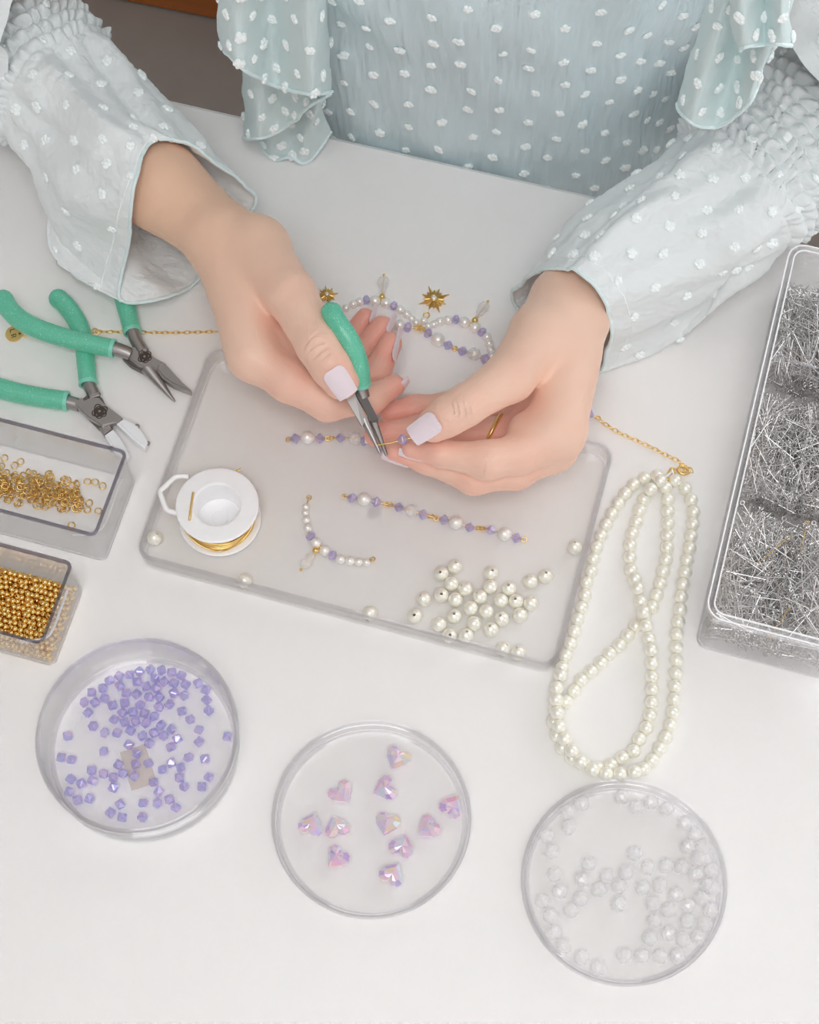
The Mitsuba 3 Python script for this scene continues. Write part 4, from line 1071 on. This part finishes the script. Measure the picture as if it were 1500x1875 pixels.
# sleeves
def ring15(c, axis_to, w, hh):
    a, b = P(c[0], c[1], c[2] / 1000), P(*axis_to[:2], axis_to[2] / 1000)
    d = unit(b - a); s = unit(np.cross([0, 0, 1.0], d)); u = np.cross(d, s)
    return a, s, u, [a + (s * w * math.sin(t) + u * hh * math.cos(t)) / 1000 for t in np.arange(15) * 2 * np.pi / 15]


def explicit(l): return [P(u, v, h / 1000) for u, v, h in l]


def sleeve(rings, smock, flip, seed, dots, label, n=240, k=330):
    R = np.array(rings)                                        # (m, 15, 3)
    if flip: R = R[:, [0] + list(range(14, 0, -1))]
    m = len(R); around = np.zeros((m, k, 3))
    for i in range(m):
        cs = CubicSpline(np.arange(16), np.vstack([R[i], R[i][:1]]), bc_type='periodic'); around[i] = cs(np.arange(k) * 15 / k)
    ctr = around.mean(1); s = np.r_[0, np.cumsum(np.linalg.norm(np.diff(ctr, axis=0), axis=1))]
    q = np.linspace(0, s[-1], n); V = PchipInterpolator(s, around, axis=0)(q)
    mesh = trimesh.Trimesh(V.reshape(-1, 3), grid_faces(n, k), process=False); N = np.array(mesh.vertex_normals).reshape(n, k, 3)
    if (N * (V - V.mean(1, keepdims=True))).sum() < 0: V = V[:, ::-1]; N = -N[:, ::-1]
    L = q[:, None] * 1000; t = np.arange(k)[None] / k; circ = 230.0
    s0, s1 = smock
    rs = np.random.RandomState(seed); ph = rs.rand(9) * 6.3
    msk = np.clip((s1 * 1000 - L) / 10, 0, 1) * np.clip((L - s0 * 1000) / 10, 0, 1)
    wob = 2.2 * np.sin(t * 2 * np.pi * 3 + ph[0]) + 1.3 * np.sin(t * 2 * np.pi * 7 + ph[1])
    row = (L + wob) / 8.2; cell = np.floor(row); off = (np.sin(cell * 12.9898 + ph[2]) * 43758.5) % 1
    wv = meshkit.fbm(V * 55, 2, seed + 3) - .5
    puff = (.30 + .70 * np.abs(np.sin(np.pi * row)) ** .6) * (.35 + .65 * np.abs(np.sin(np.pi * (t * 40 + off * .8 + wv * 2.6))) ** .7) * (.55 + 1.1 * meshkit.fbm(V * 90, 2, seed + 4))
    nz = meshkit.fbm(V * 38, 3, seed); nz2 = meshkit.fbm(V * 110, 2, seed + 5)
    soft = (.0042 * np.sin(t * 2 * np.pi * 5 + ph[3] + L * .02) + .0016 * np.sin(t * 2 * np.pi * 13 + ph[4] - L * .03)) * np.clip((L - s1 * 1000 + 8) / 14, 0, 1) * np.clip((q[-1] * 1000 - L) / 45 + .15, 0, 1)
    disp = msk * (.0078 * puff - .0030) + soft + (nz - .5) * .006 * (1 - .5 * msk) + (nz2 - .5) * .0018 + (meshkit.noise(V * 420, seed + 9) - .5) * .0007
    V = V + N * disp[..., None]
    V[..., 2] = np.maximum(V[..., 2], TZ + .0012 + (np.arange(k) % 2) * 0)
    kk, N2 = sheet('sleeve', V, 'mat_sleeve', True, dots=dots, seed=seed, label=label)
    hem = V[-1] - N2[-1] * .0003
    put('hem', tube(hem[::2], .0011, 7, True), 'mat_hem', kk, smooth=True)
    for r in range(1, int(s1 * 1000 / 8.2)):
        ii = np.clip(((r * 8.2 - wob[0]) / 1000 / q[-1] * (n - 1)).round().astype(int), 0, n - 1); jj = np.arange(k)
        put('smocking_thread', tube((V[ii, jj] + N2[ii, jj] * .0003)[::2], .00032, 4, True), 'mat_tuft', kk, smooth=True)
    stitch = V[-10] + N2[-10] * .00005
    put('hem_seam', tube(stitch[::2], .00035, 5, True), 'mat_tuft', kk, smooth=True)
    return V


hemR = explicit([(288, 257, 86), (262, 288, 90), (246, 340, 88), (238, 400, 68), (231, 470, 34), (217, 541, 15), (250, 554, 15), (302, 546, 13), (353, 521, 3), (392, 470, 8), (430, 420, 16), (468, 374, 26), (445, 338, 42), (402, 302, 60), (345, 264, 78)])
midR = explicit([(225, 232, 92), (195, 258, 94), (160, 298, 86), (122, 345, 62), (92, 395, 30), (84, 436, 14), (125, 440, 19), (180, 410, 21), (230, 375, 4), (280, 335, 8), (315, 295, 20), (338, 255, 36), (325, 228, 54), (295, 212, 74), (258, 215, 86)])
_, _, _, gR = ring15((158, 218, 52), (330, 400, 50), 37, 36)
_, _, _, r1R = ring15((62, 128, 56), (158, 218, 52), 42, 40)
_, _, _, r0R = ring15((-80, 30, 62), (62, 128, 56), 44, 44)
side = 1 if np.dot(gR[3] - gR[11], hemR[3] - hemR[11]) > 0 else -1
fx = lambda r: r if side > 0 else [r[0]] + r[:0:-1]
sleeve([fx(r0R), fx(r1R), fx(gR), midR, hemR], (.0, .078), False, 11, (13, 9, 10, 236, seen), 'smocked sleeve with a flared cuff open on the table')
hemL = explicit([(1060, 499, 92), (1094, 528, 88), (1114, 568, 74), (1119, 612, 50), (1110, 652, 20), (1098, 684, 3), (1050, 670, 2), (1005, 630, 3), (968, 590, 5), (943, 556, 10), (938, 533, 22), (958, 514, 42), (988, 496, 64), (1014, 489, 80), (1038, 491, 87)])
midL = explicit([(1180, 400, 92), (1225, 440, 86), (1262, 492, 70), (1276, 540, 46), (1262, 590, 18), (1215, 638, 3), (1165, 615, 2), (1115, 570, 3), (1080, 530, 5), (1050, 490, 9), (1040, 452, 22), (1060, 412, 44), (1090, 388, 64), (1120, 380, 80), (1150, 386, 88)])
_, _, _, gL = ring15((1288, 402, 54), (1040, 580, 50), 39, 38)
_, _, _, r1L = ring15((1400, 292, 58), (1288, 402, 54), 45, 42)
_, _, _, r0L = ring15((1610, 150, 66), (1400, 292, 58), 47, 46)
side = 1 if np.dot(gL[3] - gL[11], hemL[3] - hemL[11]) > 0 else -1
sleeve([fx(r0L), fx(r1L), fx(gL), midL, hemL], (.0, .112), False, 12, (15, 11, 8, 236, seen), 'smocked sleeve with a closed cuff around the wrist')


# puffed upper sleeves above the smocking
def puff(path, rad, seed, dots):
    c = even(curve(path, 60), n=70); t = np.gradient(c, axis=0); n = len(c); k = 120; V = np.zeros((n, k, 3)); x = frame(t[0])[:, 0]
    rr = PchipInterpolator(np.linspace(0, 1, len(rad)), rad)(np.linspace(0, 1, n)); a = np.arange(k) * 2 * np.pi / k
    for i in range(n):
        z = unit(t[i]); x = unit(x - np.dot(x, z) * z); y = np.cross(z, x)
        f = 1 + .07 * np.sin(a * 7 + i * .04 + seed) * (i / n) + .03 * np.sin(a * 15 + seed)
        V[i] = c[i] + (rr[i] * f)[:, None] * (np.cos(a)[:, None] * x + np.sin(a)[:, None] * y)
    V += ((meshkit.fbm(V * 30, 3, seed) - .5) * .012)[..., None]
    sheet('upper_sleeve', V, 'mat_sleeve', True, dots=dots, seed=seed)


puff([shR + [0, 0, .01], (shR + elR) / 2 + [-.01, 0, .01], P(-20, -45, .092), P(88, 12, .084)], [.06, .07, .064, .055], 3, (8, 11, 20, 68, seen))
puff([shL + [0, 0, .01], (shL + elL) / 2 + [.02, 0, .01], P(1600, -45, .15), P(1500, 62, .118)], [.06, .07, .062, .050], 4, (8, 11, 20, 68, seen))


# ruffles down the bodice: grids of control points (u, v, distance in front of the table's far edge in metres)
def Q(u, v, d):
    ray = FWD + np.array([1.0, 0, 0]) * (u - 750) / FPX - UPV * (v - 937.5) / FPX
    o = EDGE - BY * d; t = np.dot(o - CAM, BY) / np.dot(ray, BY)
    return CAM + ray * t


def ruffle(name, rows, dots, seed, label=None, parent=blouse):
    C = np.array([[Q(*c) for c in r] for r in rows]); m, k = C.shape[:2]
    V = CubicSpline(np.arange(m), C, axis=0)(np.linspace(0, m - 1, 60)); V = CubicSpline(np.arange(k), V, axis=1)(np.linspace(0, k - 1, 60))
    mesh = trimesh.Trimesh(V.reshape(-1, 3), grid_faces(60, 60, False), process=False); N = np.array(mesh.vertex_normals).reshape(60, 60, 3)
    if np.dot(N[30, 30], CAM - V[30, 30]) < 0: V = V[:, ::-1]
    V = V + N * ((meshkit.fbm(V * 60, 2, seed) - .5) * .003)[..., None]
    V[..., 2] = np.maximum(V[..., 2], TZ + .0016)
    kk, N2 = sheet(name, V, 'mat_ruffle', False, dots=dots, seed=seed, label=label, parent=parent)
    put('hem', tube(V[-1], .0010, 7), 'mat_hem', kk, smooth=True)
    return kk


scene['mat_ruffle'] = {'type': 'bumpmap', 'scale': .0009, 'arbitrary': proc(crinkle, 3e-4), 'bsdf': {'type': 'principledthin', 'base_color': rgb(.80, .90, .90), 'roughness': .7, 'diff_trans': .45, 'spec_trans': .05, 'sheen': .4}}
ruffle('ruffle', [[(440, -420, .020), (470, -420, .034), (505, -420, .024), (550, -420, .036), (590, -420, .006)],
                  [(415, -80, .030), (455, -80, .050), (500, -80, .034), (555, -80, .052), (600, -80, .012)],
                  [(398, 20, .028), (450, 20, .050), (500, 20, .034), (555, 20, .054), (600, 20, .010)],
                  [(398, 60, .030), (450, 90, .056), (505, 110, .040), (560, 120, .058), (603, 110, .012)],
                  [(408, 92, .034), (455, 132, .060), (505, 158, .046), (560, 171, .062), (607, 168, .016)]], (7, 5, 4, 59, seen), 21, 'ruffle falling in folds beside the bodice')
ruffle('ruffle', [[(440, 60, .016), (480, 80, .030), (520, 90, .022), (565, 100, .034), (600, 110, .008)],
                  [(444, 150, .018), (480, 160, .034), (520, 165, .026), (565, 165, .036), (603, 150, .010)],
                  [(446, 215, .020), (480, 218, .040), (520, 205, .030), (565, 190, .040), (605, 172, .012)],
                  [(445, 252, .022), (478, 254, .044), (520, 235, .034), (565, 198, .044), (606, 172, .014)]], (4, 4, 4, 59, seen), 22)
ruffle('ruffle', [[(462, 180, .010), (500, 190, .020), (535, 190, .014), (570, 180, .018), (600, 170, .004)],
                  [(465, 235, .012), (500, 240, .024), (535, 235, .018), (570, 215, .022), (590, 195, .004)],
                  [(470, 270, .014), (500, 278, .026), (535, 272, .022), (562, 250, .022), (595, 215, .005)],
                  [(478, 294, .016), (505, 296, .028), (535, 288, .026), (558, 299, .026), (606, 240, .006)]], (3, 4, 6, 59, seen), 23)
ruffle('ruffle', [[(1330, -420, .010), (1360, -420, .032), (1390, -420, .024), (1420, -420, .036), (1450, -420, .016)],
                  [(1310, -80, .018), (1345, -80, .050), (1380, -80, .040), (1420, -80, .055), (1455, -80, .030)],
                  [(1290, 20, .018), (1330, 20, .052), (1370, 20, .038), (1410, 20, .058), (1450, 20, .034)],
                  [(1262, 110, .020), (1302, 120, .056), (1345, 125, .042), (1385, 115, .060), (1420, 80, .036)],
                  [(1240, 190, .024), (1268, 226, .060), (1310, 232, .050), (1358, 205, .064), (1398, 130, .040)]], (8, 5, 4, 59, seen), 24, 'ruffle hanging at the right side of the bodice')
ruffle('ruffle', [[(1335, -80, .064), (1370, -80, .078), (1400, -80, .066), (1425, -80, .078), (1450, -80, .060)],
                  [(1335, 0, .064), (1370, 0, .080), (1400, 0, .068), (1425, 0, .080), (1446, 0, .060)],
                  [(1338, 50, .066), (1370, 45, .082), (1400, 40, .070), (1425, 45, .080), (1447, 45, .060)],
                  [(1352, 93, .068), (1375, 86, .082), (1400, 82, .074), (1425, 82, .080), (1448, 86, .060)]], (3, 3, 6, 59, seen), 25)

# ---------------------------------------------------------------- what the hands hold
ph = thing('pliers', 'mint handled round nose pliers held in the hand', 'pliers')
handle([P(603, 556, .092), P(612, 582, .092), P(633, 612, .090), P(651, 648, .084), P(659, 680, .077), P(661, 702, .071)], .0056, ph)
handle([P(500, 560, .036), P(530, 595, .038), P(575, 640, .043), P(622, 690, .054)], .0046, ph)
tang([P(660, 690, .074), P(662, 712, .069), P(666, 728, .066)], .0036, .0034, ph)
tang([P(615, 682, .060), P(640, 712, .061), P(652, 732, .062)], .0034, .0034, ph)


def hull_piece(name, px_top, px_bot, m):
    import manifold3d as m3
    h = m3.Manifold.hull_points(np.array([P(u, v, h / 1000) for u, v, h in px_top + px_bot])).to_mesh()
    put(name, trimesh.Trimesh(h.vert_properties[:, :3], h.tri_verts, process=False), m, ph)


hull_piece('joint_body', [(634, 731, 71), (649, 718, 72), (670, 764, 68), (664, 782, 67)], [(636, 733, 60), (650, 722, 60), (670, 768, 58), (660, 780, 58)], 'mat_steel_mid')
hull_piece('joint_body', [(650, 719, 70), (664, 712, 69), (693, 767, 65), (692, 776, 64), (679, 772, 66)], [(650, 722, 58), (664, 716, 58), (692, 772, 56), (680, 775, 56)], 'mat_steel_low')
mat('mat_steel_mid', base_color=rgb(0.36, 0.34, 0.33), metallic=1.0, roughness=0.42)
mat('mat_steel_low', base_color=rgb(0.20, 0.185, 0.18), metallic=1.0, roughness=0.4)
for a, b in (((667, 768, 66), (696, 829, 62)), ((683, 771, 63), (708, 834, 61))):
    p0, p1 = P(a[0], a[1], a[2] / 1000), P(b[0], b[1], b[2] / 1000)
    put('jaw', tube(p0 + (p1 - p0) * np.linspace(0, 1, 12)[:, None], np.linspace(.0023, .0008, 12), 14), 'mat_steel', ph, smooth=40)
hb = thing('beaded_pin', 'lilac bicone bead on a gold pin held between thumb and pliers', 'bead')
put('bicone', BIC[2], None, hb, M=place(P(738, 805, .0665), frame(P(760, 800, .067) - P(700, 812, .064), [.3, .2, 1]), .0030))
put('pin', tube([P(756, 801, .067), P(738, 805, .0665), P(715, 811, .065), P(691, 815, .0635)], .00042, 6), 'mat_gold', hb, smooth=True)
